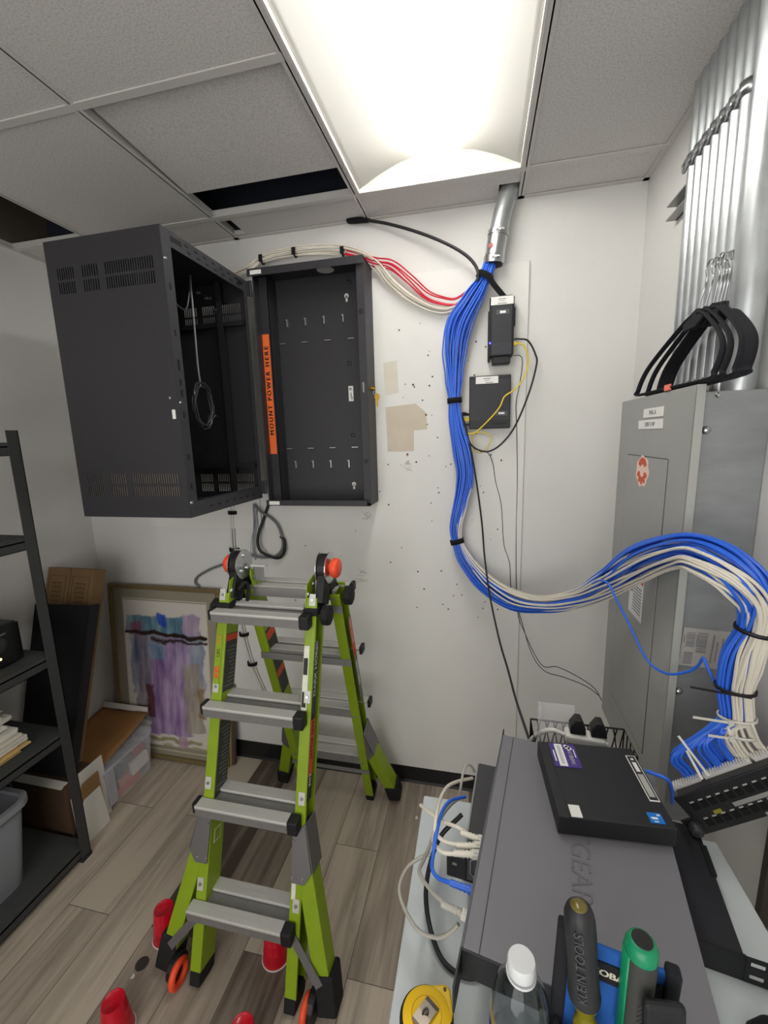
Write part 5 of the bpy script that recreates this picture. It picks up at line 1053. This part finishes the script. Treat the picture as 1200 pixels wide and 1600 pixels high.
# black cable from the ceiling, with taped end and hook strap to the modem
dr = thing('drop_cable', (-.5, -.03, 2.5), 'black cable from a taped end at the ceiling sweeping down to the bundle', 'cable')
M().tube(DROP, .0062, 8, smooth=8).build('cable', blackc_m, dr, smooth=SM)
q = M(); a = V(DROP[0]); b2 = V(DROP[1]); q.tube([a + V((-.012, 0, .0)), a, a * .6 + b2 * .4, b2], [.012, .017, .014, .008], 10); q.box(a + V((.045, -.004, .005)), a + V((.05, .0, .035))); q.build('taped_end', velcro_m, dr)
tag(M().tube(STRAP, .011, 8, smooth=5, flat=.22, up=(0, -1, 0)).build('hook_strap', velcro_m, smooth=SM), 'black strap hanging from the top bundle tie to the modem', 'strap')
tag(M().tube(YELLOW, .0032, 8, smooth=8).build('patch_cable', yellow_m, smooth=SM), 'yellow patch cable running from the modem across the gateway', 'cable')
tag(M().tube(YELLOW_LOOP, .0022, 8, smooth=8).build('patch_cable', yellow_m, smooth=SM), 'thin yellow loop of cable hanging below the gateway', 'cable')
tag(M().tube(COAX, .0036, 8, smooth=8).build('coax_cable', blackc_m, smooth=SM), 'black cable curving from the modem down and round under the gateway', 'cable')
tag(M().tube(BLACK_LONG, .0037, 8, smooth=8).build('power_lead', blackc_m, smooth=SM), 'black lead dropping in front of the bundle down to the grey switch', 'cable')
tag(M().tube(THIN_A, .0016, 6, smooth=6).build('thin_wire', blackc_m, smooth=SM), 'thin black wire hanging along the right edge of the backboard from the modem', 'wire')
tag(M().tube(THIN_B, .0016, 6, smooth=6).build('thin_wire', blackc_m, smooth=SM), 'thin crinkled black wire hanging from under the gateway, left of the other', 'wire')
for p, nm in ((YELLOW[0], yellow_m), (COAX[0], blkp_m), (THIN_A[0], blkp_m)): pass
# --- under the cabinet
tag(M().tube(FLEX, .0065, 8, smooth=8).build('flexible_conduit', greyc_m if False else mat('flex_grey', '#6e7073', .5), smooth=SM), 'grey flexible cable looping on the wall between the painting and the cabinet', 'cable')
tag(M().tube(LOOP_BLACK, .0075, 8, smooth=8).build('cable_loop', blackc_m, smooth=SM), 'thick black cable loop hanging under the wall cabinet', 'cable')
q = M(); 
for k, (dx, dy) in enumerate(((0, 0), (.006, .003), (-.007, .002), (.012, -.003), (-.014, 0), (.02, .004))):
    q.tube([V(p) + V((dx * (1 + .8 * math.sin(i + k)), dy, 0)) for i, p in enumerate(WIRES)], .0014, 5, smooth=5)
tag(q.build('thin_wires', mat('wire_silver', '#8e93a6', .35, metal=.3), smooth=SM), 'loose silvery thin wires hanging under the wall cabinet above the ladder hinge', 'wires', kind='stuff')
for dx, lab in ((-.007, 'left of two white cables running down the wall behind the ladder'), (.007, 'right of two white cables running down the wall behind the ladder')):
    tag(M().tube([V(p) + V((dx, 0, 0)) for p in TWIN], .0042, 8, smooth=6).build('white_cable', mat('cable_pale', '#c9c7c2', .4), smooth=SM), lab, 'cable')
for p, lab in zip(CLIPS, ['black strap clip on the twin white cables just below the cabinet', 'black strap clip on the twin white cables beside the ladder hinge', 'black strap clip on the twin white cables behind the ladder, upper', 'black strap clip on the twin white cables behind the ladder, lower']):
    q = M(); p = V(p); n = 12; vs = []
    for e in (-.009, .009):
        for k in range(n + 1): g = math.pi * k / n; vs.append((p.x + .026 * math.cos(g + math.pi), -.002 - .026 * math.sin(g), p.z + e))
    q.add(vs, [(k, k + 1, n + 2 + k, n + 1 + k) for k in range(n)]); tag(q.build('strap_clip', velcro_m, solid=.003, smooth=SM), lab, 'strap', 'black strap clips on the wall')
for p, lab in zip(TOPCLIPS, ['black strap round the white cables at the left above the cabinet', 'black strap round the white cables at the middle above the cabinet', 'black strap round the white cables at the right above the cabinet']):
    q = M(); p = V(p); q.tube([(p.x, p.y + .017 * math.cos(g * .3142), p.z + .017 * math.sin(g * .3142)) for g in range(20)], .004, 6, closed=True); q.box((p.x - .008, p.y - .021, p.z - .014), (p.x + .008, p.y - .017, p.z + .014)); tag(q.build('cable_strap', velcro_m), lab, 'cable strap', 'black straps above the cabinet')
# ================================================================= DESK AND EQUIPMENT
DZ = .92
desk = thing('desk', (.04, -1.9, 0), 'pale grey desk crowded with network gear at the bottom right', 'desk')
deskt_m = mat('desk_laminate', '#c6cdce', .42, noise=.02, nscale=15)
M().box((-.265, -2.7, DZ - .028), (.345, -1.025, DZ)).build('desktop', deskt_m, desk, bevel=.003)
for x in (-.235, .31):
    for y in (-1.07, -2.65): M().box((x - .02, y - .02, 0), (x + .02, y + .02, DZ - .028)).build('leg', mat('desk_leg', '#8b8f90', .45, metal=.5), desk, bevel=.003)
M().box((-.235, -1.06, DZ - .09), (.31, -1.045, DZ - .028)).build('apron', mat('desk_leg', '#8b8f90'), desk)
def rotz(c, deg): return Matrix.Translation(c) @ Matrix.Rotation(math.radians(deg), 4, 'Z')
# --- lower black rack unit
rk_m = mat('rack_unit_black', '#232327', .45, noise=.12, nscale=7)
ru = thing('rack_unit', (.07, -1.16, DZ), 'dusty black rack unit under the switch, its slotted ear showing at the right', 'rack unit')
tf = rotz((.050, -1.112, DZ), -9)
M(tf).box((-.20, -.125, .002), (.235, .105, .046)).build('chassis', rk_m, ru, bevel=.0015)
M(tf).box((-.20, -.128, .001), (.237, -.1245, .047)).build('face_plate', mat('rack_face', '#17171a', .4), ru)
q = M(tf)
for a, b2 in (((.237, -.129, .002), (.243, -.126, .047)), ((.243, -.129, .002), (.272, -.126, .008)), ((.243, -.129, .041), (.272, -.126, .047)), ((.262, -.129, .008), (.272, -.126, .041)), ((.243, -.129, .018), (.262, -.126, .031))): q.box(a, b2)
q.build('rack_ear', blkp_m, ru)
M(tf).box((.228, .0, .044), (.237, .06, .050)).build('side_tab', blkp_m, ru)
# --- middle dark unit
mu = thing('rack_router', (.05, -1.17, .965), 'dark grey network unit squeezed between the switch and the lower rack unit', 'network unit')
tf = rotz((.055, -1.165, .967), -6)
M(tf).box((-.205, -.10, .0), (.10, .105, .0735)).build('chassis', mat('dark_grey_unit', '#3b3b3e', .5), mu, bevel=.002)
M(tf).box((-.2085, -.10, .002), (-.205, .105, .070)).build('port_face', mat('unit_face_grey', '#8d8e90', .4, metal=.4), mu)
q = M(tf)
for k in range(6): q.box((-.2105, -.085 + k * .03, .02), (-.208, -.065 + k * .03, .045))
q.build('port', dblack_m, mu)
q = M(tf); q.box((-.240, -.105, .002), (-.205, -.101, .05)); q.build('rack_ear', blkp_m, mu, bevel=.003)
q = M(tf); q.box((-.229, -.107, .032), (-.221, -.1052, .037)); q.build('ear_slot', zinc_m, mu)
q = M(tf); q.tube([(-.13, -.1022, .012), (-.19, -.1022, .012), (-.197, -.1022, .02), (-.197, -.1022, .045), (-.19, -.1022, .054), (-.13, -.1022, .054)], .0015, 6); q.build('silver_outline', zinc_m, mu)
for x, y in ((-.19, -.09), (.165, .09), (-.19, .09), (.165, -.09)): pass
# --- big grey switch
sw = thing('network_switch', (.03, -1.22, 1.045), 'large dark grey network switch with a black rack ear on the stack of gear', 'network switch')
swm = mat('switch_grey', '#76757a', .5, noise=.02, nscale=10, bump=.06, bscale=900, metal=.1)
# corners: far left (-.083,-1.0), near left (-.159,-1.433)
tf = axes((-.159, -1.433, 1.0455), (.985, -.172, 0), (.172, .985, 0))
SWW, SWL = .292, .440
M(tf).box((0.0, 0, 0), (SWW, SWL, .0435)).build('chassis', swm, sw, bevel=.0015)
M(tf).box((.0215, .0, .0432), (.0228, SWL, .0442)).build('top_seam', mat('seam_dark', '#3c3b40', .6), sw)
M(tf).box((-.003, 0, .001), (.0, SWL, .043)).build('port_face', mat('switch_face', '#55555a', .45), sw)
for k in range(12):
    q = M(tf); y = .05 + k * .017 + (.02 if k > 5 else 0); q.box((-.004, y, .006), (-.0028, y + .013, .019)); q.box((-.004, y, .024), (-.0028, y + .013, .037)); q.build('port', dblack_m, sw)
ear = M(tf); ear.box((.0, -.003, .0005), (.10, -.0005, .043)); ear.box((-.003, -.045, .0005), (-.0005, -.0005, .043)); ear.build('rack_ear', blkp_m, sw)
ear = M(tf); ear.box((-.003, SWL, .0005), (-.0005, SWL + .018, .044)); ear.build('rack_ear', blkp_m, sw)
q = M(tf)
for i in range(4):
    for j in range(2): q.box((.072 + j * .012, -.0036, .007 + i * .009), (.080 + j * .012, -.003, .011 + i * .009))
q.build('ear_slot', mat('hole_black', '#060607'), sw)
text('NETGEAR', .042, tf @ axes((.150, .205, .0437), (-.0, 1, 0), (-1, 0, 0)) @ Matrix.Rotation(math.pi, 4, 'Z'), mat('switch_emboss', '#69686d', .35), sw, 'embossed_lettering', ext=.0007, sx=1.0)
# --- mini computer
pcx = thing('mini_computer', (.09, -1.12, 1.09), 'small black computer lying on the switch with a purple sticker', 'computer')
tf = axes((-.006, -1.236, 1.0895), (1, .062, 0), (-.062, 1, 0)); PW_, PL_ = .184, .182
pcm = mat('computer_black', '#202023', .5, bump=.05, bscale=900)
M(tf).box((0, 0, .001), (PW_, PL_, .036)).build('case', pcm, pcx, bevel=.002)
M(tf).box((.018, 0.0005, .0355), (.0188, PL_ - .0005, .0364)).build('lid_seam', dblack_m, pcx)
purp = mat('sticker_purple', '#43327f', .5)
def onlid(cx, cy): return tf @ V((cx, cy, .0364))
X_, Y_ = V((1, .062, 0)).normalized(), V((-.062, 1, 0)).normalized()
ps = sticker('purple_sticker', onlid(.045, .145), X_, Y_, .050, .064, purp, pcx); ps['label'] = 'purple sticker lettered THRIVE'
sticker('white_strip', onlid(.0375, .145) + V((0, 0, .0006)), X_, Y_, .015, .060, white_m, ps)
text('THRIVE', .0115, tf @ axes((.0565, .139, .0374), (0, -1, 0), (1, 0, 0)), white_m, ps, bold=.0002)
q = M(tf)
for cx, cy, r in ((.0555, .167, .0052), (.0595, .1645, .0040), (.0525, .1705, .0042), (.0565, .161, .003)): q.lathe([(r, .0366), (r, .0376)], (cx, cy, 0), 12)
q.build('logo', white_m, ps)
bars('label_print', onlid(.0375, .145) + V((0, 0, .0012)), X_, Y_, [(0, 0, .006, .05)], mat('faint_grey', '#b9b9bd', .6), ps, .0003)
bars('label_print', onlid(.0255, .142) + V((0, 0, .0007)), X_, Y_, [(0, 0, .0025, .03)], white_m, ps, .0003)
bars('label_print', onlid(.0655, .152) + V((0, 0, .0007)), X_, Y_, [(0, 0, .0018, .022)], white_m, ps, .0003)
sticker('asset_label', onlid(.030, .013) + V((0, 0, 0)), X_, Y_, .018, .024, white_m, pcx)
sticker('processor_badge', onlid(.158, .016), X_, Y_, .022, .020, mat('badge_blue', '#1574c9', .4), pcx)
bars('badge_mark', onlid(.158, .016) + V((0, 0, .0008)), X_, Y_, [(-.002, -.001, .010, .004), (.006, .0055, .005, .003), (-.0015, -.0075, .007, .0018)], white_m, pcx, .0003)
wl = sticker('warning_label', onlid(.172, .105), X_, Y_, .017, .108, white_m, pcx)
sticker('warning_field', onlid(.172, .105) + V((0, 0, .0005)), X_, Y_, .014, .104, mat('label_black', '#2a2a2d', .6), wl)
bars('label_print', onlid(.172, .105) + V((0, 0, .0012)), X_, Y_, [(0, .024, .007, .024), (0, .044, .005, .005)] + [(-.004 + .0025 * i, -.020, .0012, .052) for i in range(4)], white_m, wl, .0003)
q = M(tf); 
for k in range(3): q.box((PW_ - .0005, .06 + k * .03, .01), (PW_ + .0005, .08 + k * .03, .026))
q.build('rear_port', mat('hole_black', '#060607'), pcx)
# --- wire basket, clear tray, power strip
bk = thing('wire_basket', (.1, -.965, .93), 'black wire basket at the far end of the desk in front of the panel', 'basket')
wire_m = mat('wire_black', '#141416', .5)
q = M(); bx_, bX, byy, bY, bz_, bZ = -.012, .20, -.988, -.898, .93, 1.065
for z in (bz_, (bz_ + bZ) / 2, bZ): q.tube([(bx_, byy, z), (bX, byy, z), (bX, bY, z), (bx_, bY, z)], .0022, 6, closed=True)
for k in range(12):
    x = bx_ + (bX - bx_) * k / 11; x2 = bx_ + (bX - bx_) * min(11, k + 1.2) / 11; x3 = bx_ + (bX - bx_) * max(0, k - 1.2) / 11
    for y in (byy, bY): q.tube([(x, y, bz_), (x2, y, bZ)], .0016, 5); q.tube([(x, y, bz_), (x3, y, bZ)], .0016, 5)
    q.tube([(x, byy, bz_), (x, bY, bz_)], .0016, 5)
for k in range(5):
    y = byy + (bY - byy) * k / 4
    for x in (bx_, bX): q.tube([(x, y, bz_), (x, y, bZ)], .0016, 5)
q.build('wire_frame', wire_m, bk)
for x in (.03, .16): M().tube([(x, byy, bZ - .06), (x, byy - .008, .935), (x, byy - .035, DZ + .003), (x, byy - .055, DZ + .003)], .0022, 6).build('hook', wire_m, bk)
ct = thing('clear_tray', (.035, -.965, .934), 'clear plastic tray standing in the wire basket', 'tray')
clr = mat('clear_acrylic', (.82, .80, .84, 1), .12, alpha=.2)
M().box((-.004, -.955, .934), (.075, -.952, 1.15)).build('back_sheet', clr, ct); M().box((-.004, -.982, .934), (-.001, -.955, 1.15)).build('side_sheet', clr, ct); M().box((-.004, -.982, .934), (.075, -.980, 1.05)).build('front_sheet', clr, ct)
pstr = thing('power_strip', (.12, -.965, 1.068), 'white power strip resting on top of the wire basket', 'power strip')
tf = axes((.053, -.966, 1.072), (1, -.03, -.05), (.03, 1, 0))
M(tf).box((0, -.018, 0), (.083, .018, .022)).build('body', whitep_m, pstr, bevel=.006, seg=3)
M(tf).box((.083, -.016, .003), (.089, .016, .018)).build('end_cap', whitep_m, pstr, bevel=.003)
M().tube([V(p) + V((0, -.012, -.02)) for p in STRIPCORD[:-1]] + [(.053, -.966, 1.083)], .005, 8, smooth=6).build('cord', whitep_m, pstr, smooth=SM)
for x, lab in ((.080, 'black plug adapter on the power strip, left of the two'), (.124, 'black plug adapter on the power strip, right of the two by the panel')):
    q = M(axes((x, -.952, 1.0945 if x < .1 else 1.092), (1, -.03, 0), (0, 0, 1))); q.prism([(-.016, 0), (.017, 0), (.016, .016), (.007, .036), (-.005, .036), (-.016, .018)], .026)
    tag(q.build('plug_adapter', blkp_m, bevel=.002), lab, 'plug', 'black plug adapters')
# --- patch panel
pp = thing('patch_bay', (.33, -1.09, 1.03), 'black two-row patch bay with white connector strips hanging from the cable bundle', 'patch bay')
A, Lv, Uv, Nv = BAY_A, BAY_L, BAY_U, BAY_N
tfp2 = Matrix((Lv, Uv, Nv)).transposed().to_4x4(); tfp2.translation = A - Uv * .088
PL2 = .235
M(tfp2).box((0, 0, -.004), (PL2, .088, 0)).build('face_plate', mat('patch_face', '#1b1b1e', .45), pp, bevel=.001)
M(tfp2).box((.008, .004, -.026), (PL2 - .005, .084, -.004)).build('circuit_housing', mat('patch_body', '#3c3a36', .6), pp)
for a, b2 in ((.004, .062), (.070, .16), (.166, .225)):
    q = M(tfp2); q.box((a, .068, -.036), (b2, .0895, -.022))
    n = int((b2 - a) / .0052)
    for k in range(n): q.box((a + k * .0052, .0895, -.036), (a + k * .0052 + .003, .0925, -.022))
    q.build('connector_strip', mat('idc_white', '#d9d7d2', .5), pp)
for row, y in enumerate((.052, .014)):
    q = M(tfp2)
    for k in range(12): q.box((.018 + k * .0172, y, .0002), (.031 + k * .0172, y + .014, .001))
    q.build('port_row', mat('hole_black', '#060607'), pp)
    q = M(tfp2)
    for k in range(12): q.box((.020 + k * .0172, y + .0165, .0002), (.028 + k * .0172, y + .0195, .001))
    q.build('port_number_marks', mat('mark_grey', '#a9a9a6', .6), pp)
q = M(tfp2); q.box((.085, .036, .0002), (.165, .045, .001)); q.box((.12, .001, .0002), (.21, .009, .001)); q.build('label_strip', mat('strip_pale', '#8f8f8d', .5), pp)
M(tfp2).box((.045, .034, .0002), (.06, .042, .0015)).build('yellow_tab', mat('tab_yellow', '#8f8a2c', .6), pp)
M(tfp2).box((-.022, .002, -.004), (.0, .040, -.001)).build('rack_ear', blkp_m, pp, bevel=.002)
q = M(tfp2); q.lathe([(.013, -.001), (.014, .006), (.011, .016), (.008, .018)], (-.004, .022, 0), 18); q.build('thumb_screw', mat('thumb_grey', '#3b3b3e', .4, metal=.3), pp, smooth=SM)
# --- patch cords at the left side of the switch
def cord(path, r, m, lab, plug=None, boot=None, name='ethernet_cable'):
    t = thing(name, V(path[0][:3]), lab, 'cable')
    M().tube(path, r, 8, smooth=7).build('cord', m, t, smooth=SM)
    if plug:
        p = V(path[0][:3]); d = (V(path[0][:3]) - V(path[1][:3])); d.z = 0; d.normalize(); q = M()
        for k in range(5): q.cyl(p - d * (.004 + .006 * k), p - d * (.0015 + .006 * k), .0062 - .0004 * k, n=12)
        q.cyl(p - d * .032, p, .0048, n=12); q.build('boot', boot or m, t, smooth=SM)
        q = M(); sd = d.cross(V((0, 0, 1))); q.beam(p - d * .001, p + d * .021, .0118, .0085, (0, 0, 1)); q.beam(p + d * .002 + V((0, 0, .006)), p + d * .02 + V((0, 0, .0045)), .004, .0015, (0, 0, 1)); q.build('plug', mat('plug_clear', '#d9d6cc', .3) if m is not blue_m else mat('plug_blue', '#3f78e0', .35), t)
    return t
cord(W1, .0033, whitec_m, 'white patch cord plugged into the switch, farthest of the three and ending loose', 1)
cord(W2, .0033, whitec_m, 'white patch cord plugged into the switch, middle one arching back over the unit below', 1)
cord(W3, .0033, whitec_m, 'white patch cord plugged into the switch, nearest of the three', 1)
cord(G1, .0031, greyc_m, 'grey patch cord plugged in at the near corner of the switch', 1)
cord(G2, .0031, greyc_m, 'grey cord making a wide loop over the desk edge', None)
cord(G3, .0028, greyc_m, 'thin grey cord looping up behind the dark network unit', None)
cord(B1, .0033, blue_m, 'blue patch cord plugged into the left side of the switch', 1)
cord(PCBLUE, .0036, blue_m, 'short blue cable leaving the back of the small black computer', None)
tag(M().tube([(-.17, -1.17, 1.03), (-.215, -1.2, .99), (-.23, -1.27, .95), (-.20, -1.34, .928), (-.15, -1.36, .926), (-.10, -1.33, .926)], .0042, 8, smooth=7).build('power_lead', blackc_m, smooth=SM), 'black lead curling on the desk under the switch edge', 'cable')
# --- tape measure
tm = thing('tape_measure', (-.208, -1.437, DZ), 'yellow and black tape measure lying on the desk', 'tape measure')
yl_m = mat('tape_yellow', '#f0c420', .4); tf = Matrix.Translation((-.208, -1.440, DZ)) @ Matrix.Rotation(math.radians(-20), 4, 'Z')
def outline(r, n=40):
    o = []
    for i in range(n):
        a = 2 * math.pi * i / n; x, y = r * math.cos(a), r * math.sin(a)
        if y < 0 and x > 0: x = max(x, r * .55 + x * .75) if x < r else x; 
        o.append((x, y))
    return o
body = [(.038 * math.cos(a), .038 * math.sin(a)) for a in [math.radians(70 + k * 10) for k in range(20)]] + [(.0, -.040), (.052, -.040), (.054, -.034), (.046, -.01), (.036, .012)] + [(.03, .026)]
q = M(tf); q.prism(body, .040, Matrix.Translation((0, 0, .002))); q.build('case', rubber_m, tm, bevel=.004, seg=3)
q = M(tf); q.lathe([(.0335, .040), (.0335, .0455), (.031, .047), (.0, .047)], (0, 0, 0), 40); q.build('yellow_face', yl_m, tm, smooth=.6)
q = M(tf); q.prism([(-.03, .018), (.033, .012), (.03, .024), (.016, .046), (.008, .047), (-.012, .034)], .040, Matrix.Translation((0, 0, .004))); q.build('yellow_tab', yl_m, tm, bevel=.003)
q = M(tf); q.tube([(.021 * math.cos(g * math.pi / 16), .021 * math.sin(g * math.pi / 16), .0472) for g in range(32)], .0006, 5, closed=True); q.build('face_ring', mat('tape_yellow_dark', '#cfa315', .4), tm)
q = M(tf @ Matrix.Rotation(math.radians(-12), 4, 'Z')); vs = []; pf = [(-.019, .050), (-.017, .0535), (-.004, .0525), (.010, .051), (.016, .0485)]
for y, z in pf: vs += [(-.0105, y + .0, z), (.0105, y + .0, z)]
q.add(vs and [(x, y - .0, z) for x, y, z in vs], [(2 * i, 2 * i + 1, 2 * i + 3, 2 * i + 2) for i in range(4)]); q.build('belt_clip', mat('clip_steel', '#8f857a', .32, metal=.9), tm, solid=.0012)
q = M(tf @ Matrix.Rotation(math.radians(-12), 4, 'Z')); q.tube([(.003 * math.cos(g * .42), -.002 + .005 * math.sin(g * .42), .0545) for g in range(11)], .0012, 6); q.lathe([(.003, .046), (.003, .054)], (0, -.002, 0), 10); q.build('clip_slot', mat('clip_dark', '#4a4038', .4, metal=.6), tm)
q = M(tf); q.lathe([(.0022, .0), (.0022, .002)], (.010, .040, .0435), 10); q.lathe([(.002, 0), (.002, .002)], (.044, -.034, .0415), 8); q.build('screw', mat('clip_dark', '#4a4038'), tm)
# --- water bottle
bo = thing('water_bottle', (-.092, -1.493, DZ), 'clear plastic water bottle with a white cap on the desk', 'bottle')
pet = mat('pet_clear', (.90, .93, .95, 1), .05, trans=1., ior=1.3, spec=.5)
bxy = (-.0915, -1.497, DZ + .0005)
q = M(); q.lathe([(.022, .004), (.030, .001), (.0325, .008), (.033, .05), (.0315, .055), (.033, .06), (.033, .14), (.0315, .145), (.033, .15), (.033, .180), (.0315, .203), (.027, .222), (.020, .236), (.0145, .245), (.0135, .249), (.0135, .261)], bxy, 36)
q.f = q.f[:-2] + [q.f[-2]]; q.build('bottle_body', pet, bo, smooth=SM, solid=.0007)
q = M(); q.lathe([(.0165, .244), (.0165, .247)], bxy, 28); q.build('neck_ring', mat('cap_white', '#dcdedf', .4), bo)
q = M(); q.lathe([(.0150, .2485), (.0155, .2495), (.0155, .262), (.0142, .2645), (.0, .2645)], bxy, 36); q.build('cap', mat('cap_white', '#dcdedf'), bo, smooth=.6)
q = M(); n = 20; q.add([(bxy[0] + .0337 * math.cos(a), bxy[1] + .0337 * math.sin(a), DZ + z) for z in (.10, .172) for a in [math.radians(160 + 200 * i / n) for i in range(n + 1)]], [(i, i + 1, n + 2 + i, n + 1 + i) for i in range(n)]); q.build('bottle_label', mat('label_blue', '#2b3f8c', .4), bo, smooth=SM, solid=.0004)
# --- tool pouch
tp = thing('tool_pouch', (.025, -1.475, DZ), 'blue and black fabric tool pouch lettered KOBALT at the bottom edge', 'tool pouch')
fab = mat('pouch_blue', '#1f5aa8', .85, noise=.1, nscale=60, bump=.3, bscale=900); fabk = mat('pouch_black', '#1b1c22', .9, bump=.3, bscale=900)
tb_ = axes((-.058, -1.483, DZ + .001), (.985, -.155, -.03), (0.0, .0, 1))
M(tb_).box((.006, 0, -.004), (.103, .298, .003)).build('back_panel', fab, tp, bevel=.003)
M(tb_).box((-.004, 0, -.007), (.010, .312, .008)).build('binding', fabk, tp, bevel=.003); M(tb_).box((.099, 0, -.007), (.113, .305, .008)).build('binding', fabk, tp, bevel=.003)
M(tb_).box((.01, .258, .0031), (.1, .283, .0045)).build('tag_strip', fabk, tp)
text('KOBALT', .0112, tb_ @ axes((.0545, .2705, .0052), (1, 0, 0), (0, 1, 0)), mat('thread_cream', '#d9d5c2', .7), tp, bold=.0006, sx=1.05)
M(tb_).box((.006, 0, .046), (.103, .19, .052)).build('front_pocket', fab, tp, bevel=.006)
for x in (.0, .036, .072, .103): M(tb_).box((x, 0, .003), (x + .006, .19, .050)).build('pocket_divider', fabk, tp, bevel=.002)
def driver(name, top, bot, lab):
    t = thing(name, bot, lab, 'screwdriver'); ax = (V(top) - V(bot)).normalized(); s, u = basis(ax, (0, -1, 0)); tfm = Matrix((-s, u, ax)).transposed().to_4x4(); tfm.translation = V(top); return t, tfm
kl, tk = driver('screwdriver', (-.039, -1.508, 1.286), (-.012, -1.512, 1.0), 'black-handled screwdriver with a clear yellow collar standing in the pouch')
q = M(tk)
vs = []; prof = [(.0085, 0), (.0125, -.004), (.0152, -.012), (.0158, -.03), (.0150, -.07), (.0158, -.10), (.0165, -.108), (.0160, -.112)]; n = 36
for r, z in prof:
    for j in range(n): a = 2 * math.pi * j / n; rr = r * (1 - .05 * max(0, math.cos(6 * a)) ** 2 * (1 if -.1 < z < -.01 else 0)); vs.append((rr * math.cos(a), rr * math.sin(a), z))
q.add(vs, [(i * n + j, i * n + (j + 1) % n, (i + 1) * n + (j + 1) % n, (i + 1) * n + j) for i in range(len(prof) - 1) for j in range(n)] + [tuple(range(n)), tuple((len(prof) - 1) * n + j for j in range(n))])
q.build('handle_grip', mat('grip_black', '#28282a', .5), kl, smooth=.5)
q = M(tk); q.lathe([(.0, .002), (.006, .002), (.009, -.001), (.009, -.006)], (0, 0, 0), 24); q.build('handle_cap', mat('cap_amber', '#6a5f2c', .2), kl, smooth=SM)
q = M(tk); q.lathe([(.0135, -.112), (.0125, -.122), (.0085, -.126), (.0085, -.14), (.0125, -.146), (.014, -.156), (.0125, -.17)], (0, 0, 0), 24); q.build('collar', mat('amber_clear', '#a39a2a', .12, trans=.5, ior=1.3), kl, smooth=SM)
q = M(tk); q.cyl((0, 0, -.17), (0, 0, -.255), .0042, n=12); q.build('shaft', zinc_m, kl)
text('KLEIN TOOLS', .0125, tk @ Matrix.Rotation(math.radians(-14), 4, 'Z') @ axes((0, .0159, -.058), (0, 0, 1), (1, 0, 0)) , mat('grip_emboss', '#4a4a4c', .4), kl, ext=.0006, sx=1.12)
gr, tg = driver('screwdriver', (.023, -1.505, 1.254), (.018, -1.512, .985), 'green and black handled screwdriver standing in the pouch, right of the other')
q = M(tg); q.lathe([(0.0151, -.006), (0.0157, -.03), (0.0144, -.07), (0.0148, -.10), (0.0129, -.125), (.011, -.14)], (0, 0, 0), 32); q.build('handle_grip', mat('grip_grey', '#3c3c3a', .6), gr, smooth=.5)
grn = mat('driver_green', '#168a5e', .35)
q = M(tg); q.lathe([(0.0099, .002), (0.0129, .0), (0.0153, -.005), (0.0155, -.013), (0.0148, -.016)], (0, 0, 0), 32); q.build('handle_collar', grn, gr, smooth=.6)
q = M(tg); q.lathe([(.0, .0028), (0.0096, .0028), (0.0101, .001)], (0, 0, 0), 28); q.build('handle_cap', mat('cap_dark', '#1d1d1f', .35), gr, smooth=.6)
q = M(tg); q.add([(.0160 * math.cos(a), .0160 * math.sin(a), z) for k, z in enumerate((-.012, -.06, -.12)) for a in [math.radians(-35 + 70 * i / 8) for i in range(9)]], [(r * 9 + i, r * 9 + i + 1, (r + 1) * 9 + i + 1, (r + 1) * 9 + i) for r in range(2) for i in range(8)]); q.build('green_stripe', grn, gr, smooth=SM, solid=.001)
q = M(tg)
for k in range(4): q.beam((-.009, .0138, -.05 - .006 * k), (.004, .0155, -.062 - .006 * k), .0012, .0012)
q.build('grip_ridge', mat('grip_ridge', '#5a5a57', .5), gr)
q = M(tg); q.cyl((0, 0, -.14), (0, 0, -.24), .004, n=12); q.build('shaft', zinc_m, gr)
hc = thing('tool_holster', (.062, -1.5, DZ), 'small black holster flap with a rivet at the right of the pouch', 'holster')
tc_ = axes((.017, -1.538, DZ + .001), (.98, .05, .06), (-.03, .02, 1))
M(tc_).box((.018, .0, -.004), (.056, .30, .006)).build('flap', mat('holster_black', '#17171a', .6), hc, bevel=.005, seg=3)
q = M(tc_); q.lathe([(.0055, .006), (.005, .008), (0, .0085)], (.038, .277, 0), 14); q.build('rivet', mat('rivet_grey', '#6d7076', .35, metal=.6), hc, smooth=SM)
# --- dark bag in the lower right corner
q = M(); n = 18; vs = []
for i in range(7):
    t = i / 6; r = math.cos(t * math.pi / 2) ** .6 if i < 6 else 0.02; z = DZ + .045 * math.sin(t * math.pi / 2)
    for j in range(n): a = 2 * math.pi * j / n; vs.append((.272 + .070 * r * math.cos(a), -1.417 + .098 * r * math.sin(a), z))
q.add(vs, [(i * n + j, i * n + (j + 1) % n, (i + 1) * n + (j + 1) % n, (i + 1) * n + j) for i in range(6) for j in range(n)] + [tuple(range(n))[::-1], tuple(6 * n + j for j in range(n))])
tag(q.build('dark_bag', mat('bag_black', '#151518', .85, bump=.3, bscale=300), smooth=SM), 'rounded black soft bag on the desk at the bottom right corner', 'bag')
